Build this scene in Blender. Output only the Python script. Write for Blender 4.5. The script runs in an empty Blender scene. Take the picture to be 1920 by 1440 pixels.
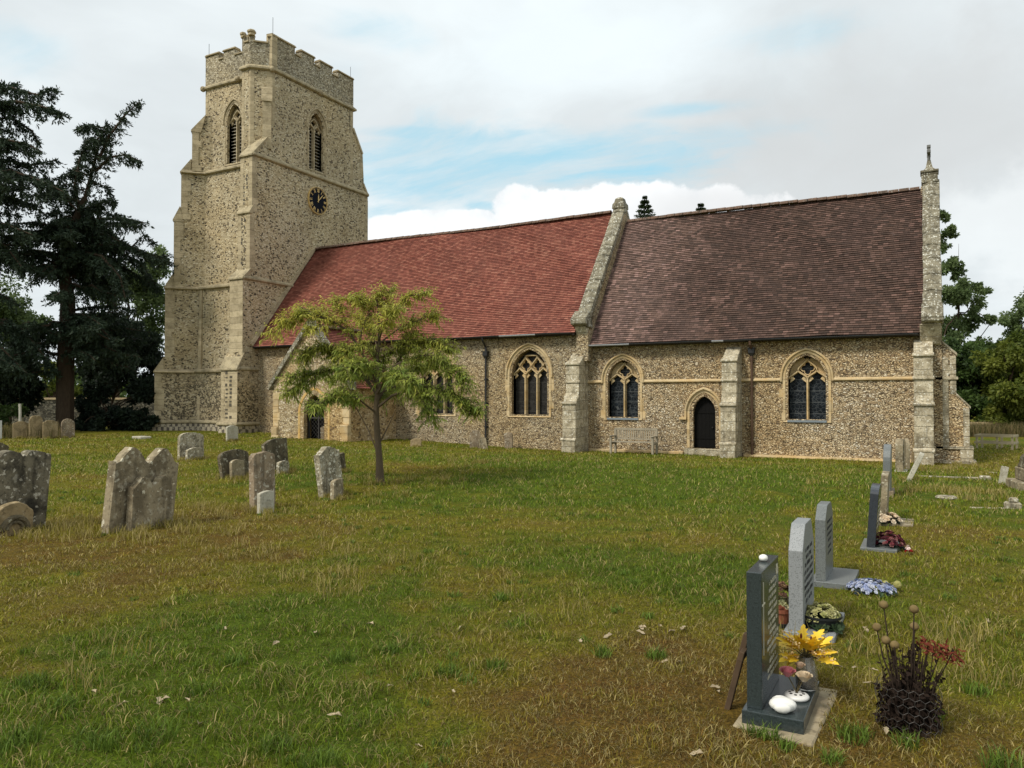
import bpy, bmesh, math, random
import numpy as np
from mathutils import Vector, Matrix
from mathutils.geometry import tessellate_polygon
random.seed(7); rng = np.random.default_rng(7)
R = math.radians
scene = bpy.context.scene
COL = scene.collection

# ------------------------------------------------------------------ camera
EYE = 1.65; FPX = 1442.0; YAW = R(28.5); PITCH = math.atan(27/1442)
cam_d = bpy.data.cameras.new('camera'); cam = bpy.data.objects.new('camera', cam_d); COL.objects.link(cam)
cam.location = (0, 0, EYE); cam.rotation_euler = (R(90)+PITCH, 0, YAW)
cam_d.sensor_width = 36; cam_d.lens = FPX/1920*36; cam_d.clip_start = .05; cam_d.clip_end = 3000
scene.camera = cam

def ray(px, py):
    u = (px-960)/FPX; v = (720-py)/FPX
    F = Vector((-math.sin(YAW)*math.cos(PITCH), math.cos(YAW)*math.cos(PITCH), math.sin(PITCH)))
    Rt = Vector((math.cos(YAW), math.sin(YAW), 0)); U = Rt.cross(F)
    return F + Rt*u + U*v
def at(px, py, dep=None, X=None, Y=None, z=None):
    d = ray(px, py); o = Vector((0, 0, EYE))
    if dep is not None: t = dep
    elif X is not None: t = X/d.x
    elif Y is not None: t = Y/d.y
    else: t = (z-EYE)/d.z
    return o + d*t

# ------------------------------------------------------------------ world, sun, exposure
def node(nt, typ, ins=None, **props):
    n = nt.nodes.new(typ)
    for k, v in props.items(): setattr(n, k, v)
    for k, v in (ins or {}).items():
        s = n.inputs[k]
        if isinstance(v, bpy.types.NodeSocket): nt.links.new(v, s)
        else: s.default_value = v
    return n
def math_(nt, op, a, b=0.0, c=0.0, clamp=False):
    return node(nt, 'ShaderNodeMath', {0: a, 1: b, 2: c}, operation=op, use_clamp=clamp).outputs[0]
def mix(nt, fac, a, b, blend='MIX'):
    n = nt.nodes.new('ShaderNodeMix'); n.data_type = 'RGBA'; n.blend_type = blend
    for s, v in ((n.inputs[0], fac), (n.inputs[6], a), (n.inputs[7], b)):
        if isinstance(v, bpy.types.NodeSocket): nt.links.new(v, s)
        elif isinstance(v, (int, float)): s.default_value = v
        else: s.default_value = (*v[:3], 1)
    return n.outputs[2]
def smooth(nt, x, a, b):
    return node(nt, 'ShaderNodeMapRange', {0: x, 1: a, 2: b, 3: 0.0, 4: 1.0}, interpolation_type='SMOOTHSTEP').outputs[0]
def ramp(nt, fac, stops, interp='LINEAR'):
    n = node(nt, 'ShaderNodeValToRGB', {0: fac}); cr = n.color_ramp; cr.interpolation = interp
    while len(cr.elements) < len(stops): cr.elements.new(.5)
    for e, (p, c) in zip(cr.elements, stops):
        e.position = p; e.color = (*c, 1) if len(c) == 3 else c
    return n.outputs[0]
def noise(nt, vec, scale, detail=3, rough=.55, out=0):
    return node(nt, 'ShaderNodeTexNoise', {'Vector': vec, 'Scale': scale, 'Detail': detail, 'Roughness': rough}).outputs[out]

SUN_EL, SUN_AZ = R(48), R(205)      # azimuth clockwise from north: the sun stands to the south-south-west behind cloud
world = bpy.data.worlds.new('World'); scene.world = world; world.use_nodes = True
nt = world.node_tree; nt.nodes.clear()
sky = node(nt, 'ShaderNodeTexSky', sky_type='NISHITA', sun_disc=False, sun_elevation=SUN_EL, sun_rotation=SUN_AZ)
sky.air_density = 1.0; sky.dust_density = 1.5; sky.ozone_density = 1.2
gen = node(nt, 'ShaderNodeTexCoord').outputs['Generated']
nrm = node(nt, 'ShaderNodeVectorMath', {0: gen}, operation='NORMALIZE').outputs[0]
sep = node(nt, 'ShaderNodeSeparateXYZ', {0: nrm})
# cloud plane coordinates: direction divided by height, so clouds flatten towards the horizon
zz = math_(nt, 'MAXIMUM', math_(nt, 'ADD', sep.outputs[2], .18), .05)
cp = node(nt, 'ShaderNodeCombineXYZ', {0: math_(nt, 'DIVIDE', sep.outputs[0], zz), 1: math_(nt, 'DIVIDE', sep.outputs[1], zz), 2: 0.0}).outputs[0]
warp = node(nt, 'ShaderNodeTexNoise', {'Vector': cp, 'Scale': 1.1, 'Detail': 4.0}).outputs[1]
cpw = node(nt, 'ShaderNodeVectorMath', {0: cp, 1: warp}, operation='ADD').outputs[0]
n1 = noise(nt, cpw, .9, 6, .55)
n2 = noise(nt, cpw, 2.6, 8, .6)
puffn = noise(nt, nrm, 15.0, 9, .58)
puffb = noise(nt, nrm, 3.2, 5, .5)
def patch(px, py, wx, wy, amp=.5, streak=False):
    """soft cloud-shaped patch round a direction: 1 inside, 0 outside, edge broken by noise"""
    c = ray(px, py).normalized(); t1 = Vector((c.y, -c.x, 0)).normalized(); t2 = t1.cross(c)
    a = node(nt, 'ShaderNodeVectorMath', {0: nrm, 1: t1}, operation='DOT_PRODUCT').outputs['Value']
    b = node(nt, 'ShaderNodeVectorMath', {0: nrm, 1: t2}, operation='DOT_PRODUCT').outputs['Value']
    f = node(nt, 'ShaderNodeVectorMath', {0: nrm, 1: c}, operation='DOT_PRODUCT').outputs['Value']
    a = math_(nt, 'DIVIDE', a, wx/FPX); b = math_(nt, 'DIVIDE', b, wy/FPX)
    r = math_(nt, 'SQRT', math_(nt, 'ADD', math_(nt, 'MULTIPLY', a, a), math_(nt, 'MULTIPLY', b, b)))
    r = math_(nt, 'ADD', r, math_(nt, 'MULTIPLY', math_(nt, 'LESS_THAN', f, 0.0), 9.0))
    nz = n2 if streak else puffn
    return math_(nt, 'SUBTRACT', math_(nt, 'ADD', 1.0, math_(nt, 'MULTIPLY', math_(nt, 'SUBTRACT', nz, .5), amp*4)), r)
WSTR = .1
K = 1.03/WSTR
grey = ramp(nt, n1, [(.3, (.55*K, .59*K, .605*K)), (.5, (.66*K, .71*K, .73*K)), (.68, (.80*K, .86*K, .88*K))])
# darker cloud bank on the right, brighter veil overhead
bank = smooth(nt, patch(1700, 260, 520, 200, .35), -.2, .9)
grey = mix(nt, math_(nt, 'MULTIPLY', bank, .75), grey, (.58*K, .60*K, .605*K))
veil = smooth(nt, patch(1080, 90, 420, 120, .4, True), -.2, .9)
grey = mix(nt, math_(nt, 'MULTIPLY', veil, .7), grey, (.80*K, .88*K, .91*K))
blue = mix(nt, .85, sky.outputs[0], (.40*K, .68*K, .80*K))
def blues(lst):
    m = None
    for (px, py, wx, wy, k, am) in lst:
        s = math_(nt, 'MULTIPLY', smooth(nt, patch(px, py, wx, wy, am, True), 0.0, .8), k)
        m = s if m is None else math_(nt, 'MAXIMUM', m, s)
    return m
bm_ = blues([(1000, 275, 430, 62, .8, .6), (1130, 300, 300, 66, .85, .65), (1180, 318, 150, 26, .9, .6), (800, 330, 280, 120, .75, .55), (1350, 260, 160, 40, .5, .6), (700, 60, 160, 40, .4, .6), (1500, 60, 200, 40, .4, .6), (780, 250, 200, 20, .7, .5), (760, 395, 120, 30, .8, .5), (1290, 205, 150, 20, .6, .4), (640, 140, 60, 60, .1, .4),
             (30, 90, 110, 60, .35, .4), (900, 385, 60, 16, .8, .3)])
bn = math_(nt, 'MULTIPLY', smooth(nt, n1, .36, .30), .45)
wisp = smooth(nt, noise(nt, node(nt, 'ShaderNodeMapping', {'Vector': node(nt, 'ShaderNodeVectorMath', {0: warp, 1: (.22, .22, 0), 2: cp}, operation='MULTIPLY_ADD').outputs[0], 'Rotation': (0, 0, -.5), 'Scale': (1.0, 3.4, 1)}).outputs[0], 2.2, 8, .66), .34, .68)
bm_ = math_(nt, 'MULTIPLY', bm_, math_(nt, 'SUBTRACT', 1.15, math_(nt, 'MULTIPLY', wisp, .75)), clamp=True)
skyc = mix(nt, bm_, grey, blue)
# cumulus heads
pm = None
for (px, py, wx, wy, am) in [(965, 388, 52, 52, .36), (1060, 400, 100, 44, .36), (1230, 390, 220, 44, .36), (900, 408, 40, 20, .36), (840, 415, 120, 26, .22), (730, 430, 60, 30, .2), (1000, 430, 420, 34, .15)]:
    s = smooth(nt, patch(px, py, wx, wy, am), .02, .2)
    pm = s if pm is None else math_(nt, 'MAXIMUM', pm, s)
puffc = ramp(nt, puffn, [(.34, (.74*K, .77*K, .79*K)), (.52, (.90*K, .92*K, .93*K))])
rr = smooth(nt, patch(1330, 390, 220, 60, .2), 0.0, .8)
puffc = mix(nt, math_(nt, 'MULTIPLY', rr, .8), puffc, (.72*K, .73*K, .735*K))
skyc = mix(nt, math_(nt, 'MULTIPLY', pm, .95), skyc, puffc)
br = smooth(nt, patch(1900, 420, 150, 120, .5), 0.0, .7)
skyc = mix(nt, math_(nt, 'MULTIPLY', br, .6), skyc, (.82*K, .86*K, .87*K))
low = smooth(nt, sep.outputs[2], .02, -.05)
skyc = mix(nt, low, skyc, (.2*K, .2*K, .16*K))
bg = node(nt, 'ShaderNodeBackground', {0: skyc, 1: WSTR})
wo = node(nt, 'ShaderNodeOutputWorld', {0: bg.outputs[0]})

sun_d = bpy.data.lights.new('sun', 'SUN'); sun_d.energy = 2.7; sun_d.angle = R(12); sun_d.color = (1, .95, .86)
sun = bpy.data.objects.new('sun', sun_d); COL.objects.link(sun)
sdir = Vector((math.sin(SUN_AZ)*math.cos(SUN_EL), math.cos(SUN_AZ)*math.cos(SUN_EL), math.sin(SUN_EL)))
sun.rotation_euler = sdir.to_track_quat('Z', 'Y').to_euler(); sun.location = (0, -20, 40)
vs = scene.view_settings; vs.view_transform = 'Standard'; vs.look = 'None'; vs.gamma = 1; vs.use_curve_mapping = False
vs.exposure = 0.2
scene.cycles.max_bounces = 6; scene.cycles.transparent_max_bounces = 8

# ------------------------------------------------------------------ object helpers
def tag(o, label=None, cat=None, group=None, kind=None):
    for k, v in (('label', label), ('category', cat), ('group', group), ('kind', kind)):
        if v: o[k] = v
    return o
def thing(name, label, cat, loc=(0, 0, 0), rz=0, group=None):
    o = bpy.data.objects.new(name, None); COL.objects.link(o); o.empty_display_size = .2
    o.location = loc; o.rotation_euler = (0, 0, rz); return tag(o, label, cat, group)
def link(name, me, parent=None):
    o = bpy.data.objects.new(name, me); COL.objects.link(o)
    if parent: o.parent = parent
    return o
def copy_tree(o, parent=None):
    c = o.copy(); COL.objects.link(c)
    if parent: c.parent = parent
    for ch in o.children: copy_tree(ch, c)
    return c
class MB:
    """collects shapes, then links them as one mesh"""
    def __init__(s): s.v = []; s.f = []; s.m = []; s.uv = {}
    def add(s, vs, fs, mi=0, uvs=None):
        b = len(s.v); s.v += [tuple(p) for p in vs]
        for i, f in enumerate(fs):
            if uvs: s.uv[len(s.f)] = uvs[i]
            s.f.append([b+k for k in f]); s.m.append(mi)
        return s
    def box(s, x0, x1, y0, y1, z0, z1, mi=0):
        vs = [(x, y, z) for z in (z0, z1) for y in (y0, y1) for x in (x0, x1)]
        return s.add(vs, [(0, 2, 3, 1), (4, 5, 7, 6), (0, 1, 5, 4), (2, 6, 7, 3), (0, 4, 6, 2), (1, 3, 7, 5)], mi)
    def loft(s, loops, mi=0, caps=True):
        n = len(loops[0]); vs = [p for l in loops for p in l]; fs = []
        for k in range(len(loops)-1):
            for i in range(n):
                j = (i+1) % n; fs.append((k*n+i, k*n+j, (k+1)*n+j, (k+1)*n+i))
        if caps: fs.append(tuple(range(n))[::-1]); fs.append(tuple(range((len(loops)-1)*n, len(loops)*n)))
        return s.add(vs, fs, mi)
    def prism(s, poly, M, o0, o1, mi=0):
        return s.loft([[M(a, z, o0) for a, z in poly], [M(a, z, o1) for a, z in poly]], mi)
    def tube(s, path, rad, n=6, mi=0, caps=True):
        path = [Vector(p) for p in path]; loops = []
        if not hasattr(rad, '__len__'): rad = [rad]*len(path)
        ref = Vector((.3, .7, .2)).normalized()
        for i, p in enumerate(path):
            d = (path[min(i+1, len(path)-1)]-path[max(i-1, 0)]).normalized()
            a = d.cross(ref)
            if a.length < .05: a = d.cross(Vector((1, 0, 0)))
            a.normalize(); b = d.cross(a)
            loops.append([p+(a*math.cos(t)+b*math.sin(t))*rad[i] for t in [2*math.pi*k/n for k in range(n)]])
        return s.loft(loops, mi, caps)
    def lathe(s, prof, c=(0, 0, 0), n=16, mi=0, sx=1, sy=1):
        loops = [[(c[0]+sx*r*math.cos(2*math.pi*k/n), c[1]+sy*r*math.sin(2*math.pi*k/n), c[2]+z) for k in range(n)] for r, z in prof]
        return s.loft(loops, mi)
    def sphere(s, c, r, n=10, m=7, mi=0, jit=0, sc=(1, 1, 1)):
        loops = []
        for i in range(m+1):
            t = math.pi*i/m
            loops.append([(c[0]+sc[0]*r*max(math.sin(t), .02)*math.cos(2*math.pi*k/n)*(1+random.uniform(-jit, jit)),
                           c[1]+sc[1]*r*max(math.sin(t), .02)*math.sin(2*math.pi*k/n)*(1+random.uniform(-jit, jit)),
                           c[2]-sc[2]*r*math.cos(t)) for k in range(n)])
        return s.loft(loops, mi)
    def wall(s, outer, holes, M, depth, mi=0, o=0.0):
        """sheet with openings; reveals run back by depth"""
        loops = [outer]+holes
        tri = tessellate_polygon([[Vector((a, z, 0)) for a, z in l] for l in loops])
        flat = [p for l in loops for p in l]
        s.add([M(a, z, o) for a, z in flat], [t for t in tri], mi)
        for h in holes:
            n = len(h); vs = [M(a, z, o) for a, z in h]+[M(a, z, o-depth) for a, z in h]
            s.add(vs, [(i, (i+1) % n, n+(i+1) % n, n+i) for i in range(n)], mi)
        return s
    def ribbon(s, path, w, M, o0, o1, mi=0, closed=False):
        n = len(path); L = []; Rr = []
        for i in range(n):
            if closed: p, q = path[i-1], path[(i+1) % n]
            else: p, q = path[max(i-1, 0)], path[min(i+1, n-1)]
            dx, dz = q[0]-p[0], q[1]-p[1]; l = math.hypot(dx, dz) or 1
            nx, nz = -dz/l*w/2, dx/l*w/2
            L.append((path[i][0]+nx, path[i][1]+nz)); Rr.append((path[i][0]-nx, path[i][1]-nz))
        vs = []; fs = []
        for a, b in zip(L, Rr):   # chamfered bar: narrow nose, wide back
            c = ((a[0]+b[0])/2, (a[1]+b[1])/2); na = ((a[0]+c[0])/2, (a[1]+c[1])/2); nb = ((b[0]+c[0])/2, (b[1]+c[1])/2)
            vs += [M(*a, o0), M(*a, (o0+o1)/2), M(*na, o1), M(*nb, o1), M(*b, (o0+o1)/2), M(*b, o0)]
        for i in range(n if closed else n-1):
            j = (i+1) % n
            for k in range(5): fs.append((i*6+k, j*6+k, j*6+k+1, i*6+k+1))
        if not closed: fs += [(0, 1, 2, 3, 4, 5), tuple((n-1)*6+k for k in (5, 4, 3, 2, 1, 0))]
        return s.add(vs, fs, mi)
    def build(s, name, mats, parent=None, smooth=False, bevel=0, fix=True, seg=1):
        me = bpy.data.meshes.new(name); me.from_pydata(s.v, [], s.f)
        if not isinstance(mats, (list, tuple)): mats = [mats]
        for m in mats: me.materials.append(m)
        for i, p in enumerate(me.polygons): p.material_index = s.m[i]
        if s.uv:
            uvl = me.uv_layers.new(name='UVMap')
            for i, p in enumerate(me.polygons):
                if i in s.uv:
                    for li, uv in zip(p.loop_indices, s.uv[i]): uvl.data[li].uv = uv
        if fix:
            bm = bmesh.new(); bm.from_mesh(me); bmesh.ops.recalc_face_normals(bm, faces=bm.faces); bm.to_mesh(me); bm.free()
        if smooth:
            for p in me.polygons: p.use_smooth = True
        o = link(name, me, parent)
        if bevel:
            b = o.modifiers.new('bevel', 'BEVEL'); b.width = bevel; b.segments = seg; b.limit_method = 'ANGLE'; b.angle_limit = R(35)
        return o
def np_mesh(name, verts, faces, mat, colors=None, parent=None, smooth=False):
    """verts (n,3), faces (m,k) -> mesh fast; colors (n,3) per vertex"""
    me = bpy.data.meshes.new(name); nv, (nf, k) = len(verts), faces.shape
    me.vertices.add(nv); me.vertices.foreach_set('co', verts.astype(np.float32).ravel())
    me.loops.add(nf*k); me.loops.foreach_set('vertex_index', faces.astype(np.int32).ravel())
    me.polygons.add(nf); me.polygons.foreach_set('loop_start', np.arange(0, nf*k, k, dtype=np.int32))
    me.polygons.foreach_set('loop_total', np.full(nf, k, dtype=np.int32))
    if smooth: me.polygons.foreach_set('use_smooth', np.ones(nf, dtype=bool))
    if colors is not None:
        ca = me.color_attributes.new('col', 'FLOAT_COLOR', 'POINT')
        ca.data.foreach_set('color', np.hstack([colors, np.ones((nv, 1))]).astype(np.float32).ravel())
    me.update(); me.validate(); me.materials.append(mat)
    return link(name, me, parent)

# ------------------------------------------------------------------ materials
def newmat(name, rough=.85, spec=.25):
    m = bpy.data.materials.new(name); m.use_nodes = True; nt = m.node_tree
    b = nt.nodes['Principled BSDF']; b.inputs['Roughness'].default_value = rough
    b.inputs['Specular IOR Level'].default_value = spec
    return m, nt, b
def setc(nt, b, c): nt.links.new(c, b.inputs['Base Color'])
def bump(nt, b, h, strength=.5, dist=.02):
    n = node(nt, 'ShaderNodeBump', {'Height': h, 'Strength': strength, 'Distance': dist}); nt.links.new(n.outputs[0], b.inputs['Normal'])
def pos(nt): return node(nt, 'ShaderNodeNewGeometry').outputs['Position']
def objc(nt): return node(nt, 'ShaderNodeTexCoord').outputs['Object']
def mapping(nt, v, sc): return node(nt, 'ShaderNodeMapping', {'Vector': v, 'Scale': sc}).outputs[0]

def flint(name, stones, mortar, warm, scale=7.5, edge=(.03, .11), gap=None, zs=1.7, dark=0):
    m, nt, b = newmat(name, .8, .3)
    P = pos(nt)
    w = node(nt, 'ShaderNodeTexNoise', {'Vector': P, 'Scale': 5.0, 'Detail': 2.0}).outputs[1]
    P2 = node(nt, 'ShaderNodeVectorMath', {0: w, 1: (.12, .12, .12), 2: P}, operation='MULTIPLY_ADD').outputs[0]
    V = mapping(nt, P2, (1, 1, zs))
    v1 = node(nt, 'ShaderNodeTexVoronoi', {'Vector': V, 'Scale': scale}, feature='F1')
    v2 = node(nt, 'ShaderNodeTexVoronoi', {'Vector': V, 'Scale': scale}, feature='DISTANCE_TO_EDGE')
    rnd = node(nt, 'ShaderNodeSeparateColor', {0: v1.outputs['Color']})
    c = ramp(nt, rnd.outputs[0], stones, 'CONSTANT')
    fine = noise(nt, P, 30, 3)
    c = mix(nt, .5, c, ramp(nt, fine, [(.3, (.55, .55, .55)), (.7, (1.0, 1.0, 1.0))]), 'MULTIPLY')
    th = math_(nt, 'MULTIPLY', rnd.outputs[1], .05)
    e = node(nt, 'ShaderNodeMapRange', {0: math_(nt, 'SUBTRACT', v2.outputs[0], th), 1: edge[0]-.03, 2: edge[1]-.03}, interpolation_type='SMOOTHSTEP').outputs[0]
    mc = mix(nt, noise(nt, P, 3.5, 3), mortar, tuple(k*.72 for k in mortar))
    if gap:
        g = ramp(nt, rnd.outputs[2], [(0, (0, 0, 0)), (.45, (1, 1, 1))], 'CONSTANT')
        mc = mix(nt, g, mc, gap)  # gap colour paints the shade between flints into some joints
    c = mix(nt, e, mc, c)
    if dark:   # the lower stages are faced with more dark flints
        hz = math_(nt, 'ADD', node(nt, 'ShaderNodeSeparateXYZ', {0: P}).outputs[2], math_(nt, 'MULTIPLY', noise(nt, P, .7, 3), 3.0))
        low_ = math_(nt, 'MULTIPLY', smooth(nt, hz, dark+2.5, dark-.5), smooth(nt, rnd.outputs[2], .52, .56))
        c = mix(nt, math_(nt, 'MULTIPLY', low_, e), c, (.09, .075, .052))
    big = ramp(nt, noise(nt, P, .45, 4, .6), [(.3, (.78, .76, .72)), (.55, (1, 1, 1)), (.75, (1.12, 1.08, 1.0))])
    c = mix(nt, 1.0, c, big, 'MULTIPLY')
    if warm:
        c = mix(nt, math_(nt, 'MULTIPLY', smooth(nt, noise(nt, P, .3, 3), .42, .62), warm), c, (1.0, .86, .62), 'MULTIPLY')
    setc(nt, b, c)
    bump(nt, b, math_(nt, 'ADD', e, math_(nt, 'MULTIPLY', fine, .3)), .9, .03)
    return m
ST_CH = [(0, (.66, .52, .32)), (.24, (.76, .63, .42)), (.48, (.56, .42, .245)), (.62, (.38, .275, .165)), (.69, (.72, .58, .38)), (.84, (.85, .75, .57)), (.955, (.20, .15, .10))]
ST_TW = [(0, (.66, .56, .37)), (.22, (.57, .47, .29)), (.41, (.17, .14, .095)), (.49, (.72, .62, .42)), (.72, (.40, .32, .20)), (.80, (.76, .68, .49)), (.91, (.06, .05, .036))]
ST_NV = [(0, (.60, .49, .31)), (.2, (.70, .59, .40)), (.44, (.48, .37, .22)), (.59, (.25, .19, .12)), (.66, (.58, .46, .29)), (.84, (.74, .64, .47)), (.94, (.17, .13, .09))]
M_FCH = flint('flint chancel', ST_CH, (.42, .30, .17), .5, 12, (.05, .17), (.085, .06, .034), 1.9)
M_FNV = flint('flint nave', ST_NV, (.44, .33, .19), .5, 12, (.05, .17), (.09, .065, .038), 1.9)
M_FTW = flint('flint tower', ST_TW, (.62, .50, .31), .25, 10, (.035, .12), (.45, .36, .215), 1.6, dark=3.4)
M_FPA = flint('flint parapet', [(0, (.50, .45, .33)), (.25, (.20, .175, .125)), (.42, (.66, .61, .48)), (.62, (.34, .295, .21)), (.8, (.58, .52, .38))], (.56, .47, .30), .3, 10.5, (.03, .12), (.22, .18, .11), 1.5)
M_FBK = flint('flint boundary', [(0, (.25, .23, .18)), (.3, (.12, .11, .09)), (.6, (.34, .31, .24)), (.85, (.07, .065, .05))], (.22, .19, .13), 0, 7, (.03, .12), (.05, .045, .03), 1.4)

def stone(name, col, dark, lichen, amt=.35, joints=.32, warm=0.0, rough=.9, scale=3.0, bstr=.35, spots=.5, crust=0):
    m, nt, b = newmat(name, rough, .2)
    P = pos(nt)
    c = mix(nt, smooth(nt, noise(nt, P, scale, 5, .65), .42, .66), col, dark)
    c = mix(nt, math_(nt, 'MULTIPLY', smooth(nt, noise(nt, P, scale*3.2, 6, .7), .55, .64), amt), c, lichen)
    c = mix(nt, math_(nt, 'MULTIPLY', smooth(nt, noise(nt, P, 26, 3), .56, .66), spots), c, tuple(k*.45 for k in dark))
    if crust:
        vo = node(nt, 'ShaderNodeTexVoronoi', {'Vector': node(nt, 'ShaderNodeVectorMath', {0: node(nt, 'ShaderNodeTexNoise', {'Vector': P, 'Scale': 26.0, 'Detail': 4.0}).outputs[1], 1: (.09, .09, .09), 2: P}, operation='MULTIPLY_ADD').outputs[0], 'Scale': 24.0})
        rs = node(nt, 'ShaderNodeSeparateColor', {0: vo.outputs['Color']})
        lim = math_(nt, 'MULTIPLY', math_(nt, 'SUBTRACT', rs.outputs[0], 1-crust), .75/crust)
        c = mix(nt, math_(nt, 'MULTIPLY', smooth(nt, math_(nt, 'SUBTRACT', lim, vo.outputs['Distance']), -.02, .06), .85), c, mix(nt, rs.outputs[1], lichen, tuple(min(1, k*1.35) for k in lichen)))
        c = mix(nt, math_(nt, 'MULTIPLY', smooth(nt, noise(nt, mapping(nt, P, (7, 7, 1.0)), 1.0, 4, .6), .52, .66), .55), c, tuple(k*.4 for k in dark))
    h = noise(nt, P, 22, 4)
    if joints:
        s = node(nt, 'ShaderNodeSeparateXYZ', {0: P})
        zz = math_(nt, 'DIVIDE', math_(nt, 'ADD', s.outputs[2], math_(nt, 'MULTIPLY', noise(nt, P, .4, 1), .3)), joints)
        fr = math_(nt, 'FRACT', zz)
        j = smooth(nt, math_(nt, 'ABSOLUTE', math_(nt, 'SUBTRACT', fr, .5)), .455, .49)
        c = mix(nt, math_(nt, 'MULTIPLY', j, .6), c, tuple(k*.4 for k in col))
        tone = node(nt, 'ShaderNodeTexWhiteNoise', {'W': math_(nt, 'FLOOR', zz)}, noise_dimensions='1D').outputs[0]
        c = mix(nt, 1.0, c, ramp(nt, tone, [(0, (.82, .8, .76)), (1, (1.1, 1.08, 1.04))]), 'MULTIPLY')
        h = math_(nt, 'SUBTRACT', h, j)
    if warm: c = mix(nt, math_(nt, 'MULTIPLY', smooth(nt, noise(nt, P, 1.6, 3), .45, .6), warm), c, (.62, .36, .10))
    setc(nt, b, c); bump(nt, b, h, bstr, .015)
    return m
M_ST = stone('limestone dressing', (.50, .41, .26), (.36, .29, .18), (.58, .53, .42), .4)
M_STW = stone('limestone window', (.58, .46, .28), (.47, .35, .19), (.60, .55, .42), .2, .34, .25, spots=.2)
M_STY = stone('ochre limestone', (.60, .44, .20), (.46, .30, .12), (.6, .5, .3), .2, .34, .5, spots=.15)
M_STB = stone('limestone buttress', (.50, .44, .32), (.27, .23, .155), (.66, .64, .56), .6, .33, scale=4.5, bstr=.8, spots=.7, crust=.22)
M_STG = stone('lichened coping', (.26, .235, .17), (.13, .115, .08), (.60, .60, .54), .7, .6, 0, scale=3.5, bstr=.7, crust=.25)
M_STT = stone('tower quoin', (.50, .42, .28), (.35, .29, .185), (.56, .50, .38), .35, .3, spots=.4, bstr=.6)
M_STR = stone('string course', (.42, .35, .22), (.24, .2, .125), (.5, .46, .35), .3, 0)

def chequer(name):
    m, nt, b = newmat(name, .7, .3); P = pos(nt); s = node(nt, 'ShaderNodeSeparateXYZ', {0: P})
    h = math_(nt, 'FLOOR', math_(nt, 'DIVIDE', math_(nt, 'ADD', s.outputs[0], s.outputs[1]), .19))
    v = math_(nt, 'FLOOR', math_(nt, 'DIVIDE', s.outputs[2], .2))
    k = math_(nt, 'FLOORED_MODULO', math_(nt, 'ADD', h, v), 2.0)
    jit = noise(nt, P, 9, 2)
    k = math_(nt, 'MULTIPLY', k, smooth(nt, jit, .40, .48))
    c = mix(nt, k, mix(nt, noise(nt, P, 4, 4), (.52, .46, .34), (.38, .32, .21)), mix(nt, jit, (.05, .045, .04), (.16, .13, .1)))
    setc(nt, b, c); bump(nt, b, noise(nt, P, 20, 4), .4, .02); return m
M_CHQ = chequer('flushwork chequer')

def tiles(name, stops, blotch, blk, shade):
    m, nt, b = newmat(name, .75, .3)
    uv = node(nt, 'ShaderNodeTexCoord').outputs['UV']; s = node(nt, 'ShaderNodeSeparateXYZ', {0: uv})
    row = math_(nt, 'FLOOR', math_(nt, 'DIVIDE', s.outputs[1], .1))
    off = math_(nt, 'MULTIPLY', node(nt, 'ShaderNodeTexWhiteNoise', {'W': row}, noise_dimensions='1D').outputs[0], .165)
    colf = math_(nt, 'DIVIDE', math_(nt, 'ADD', s.outputs[0], off), .165)
    ci = math_(nt, 'FLOOR', colf)
    vec = node(nt, 'ShaderNodeCombineXYZ', {0: ci, 1: row, 2: 0.0}).outputs[0]
    r = node(nt, 'ShaderNodeTexWhiteNoise', {'Vector': vec}, noise_dimensions='2D').outputs[0]
    c = ramp(nt, r, stops)
    P = pos(nt)
    c = mix(nt, math_(nt, 'MULTIPLY', smooth(nt, noise(nt, mapping(nt, P, (1, .5, .5)), .55, 5, .6), .4, .65), blk), c, blotch)
    c = mix(nt, math_(nt, 'MULTIPLY', smooth(nt, noise(nt, P, 5, 5, .7), .58, .72), .5), c, shade)
    fr = math_(nt, 'FRACT', colf); g = smooth(nt, math_(nt, 'ABSOLUTE', math_(nt, 'SUBTRACT', fr, .5)), .46, .5)
    c = mix(nt, math_(nt, 'MULTIPLY', g, .6), c, (.02, .012, .01))
    setc(nt, b, c)
    bump(nt, b, math_(nt, 'SUBTRACT', math_(nt, 'MULTIPLY', r, .7), g), .6, .012)
    return m, nt, b, c
M_TN, *_ = tiles('clay tiles red', [(0, (.16, .048, .032)), (.35, (.225, .068, .045)), (.7, (.285, .095, .062)), (.93, (.33, .125, .082)), (1, (.36, .15, .10))], (.17, .06, .04), .4, (.14, .06, .045))
M_TC, ntc, bc, cc = tiles('clay tiles brown', [(0, (.046, .028, .020)), (.4, (.074, .043, .031)), (.75, (.104, .060, .043)), (.95, (.14, .08, .062)), (1, (.19, .11, .085))], (.062, .036, .028), .5, (.17, .115, .10))
# the western bays are coloured a paler mauve-pink
Px = node(ntc, 'ShaderNodeSeparateXYZ', {0: pos(ntc)})
wx = math_(ntc, 'ADD', Px.outputs[0], math_(ntc, 'MULTIPLY', noise(ntc, pos(ntc), .9, 4), 5.0))
pale = smooth(ntc, wx, -3.6, -8.6)
cc2 = mix(ntc, math_(ntc, 'MULTIPLY', pale, .75), cc, mix(ntc, 1.0, cc, mix(ntc, noise(ntc, pos(ntc), 3.5, 4, .7), (1.6, 1.7, 1.8), (3.3, 3.6, 4.0)), 'MULTIPLY'))
setc(ntc, bc, cc2)

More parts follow.
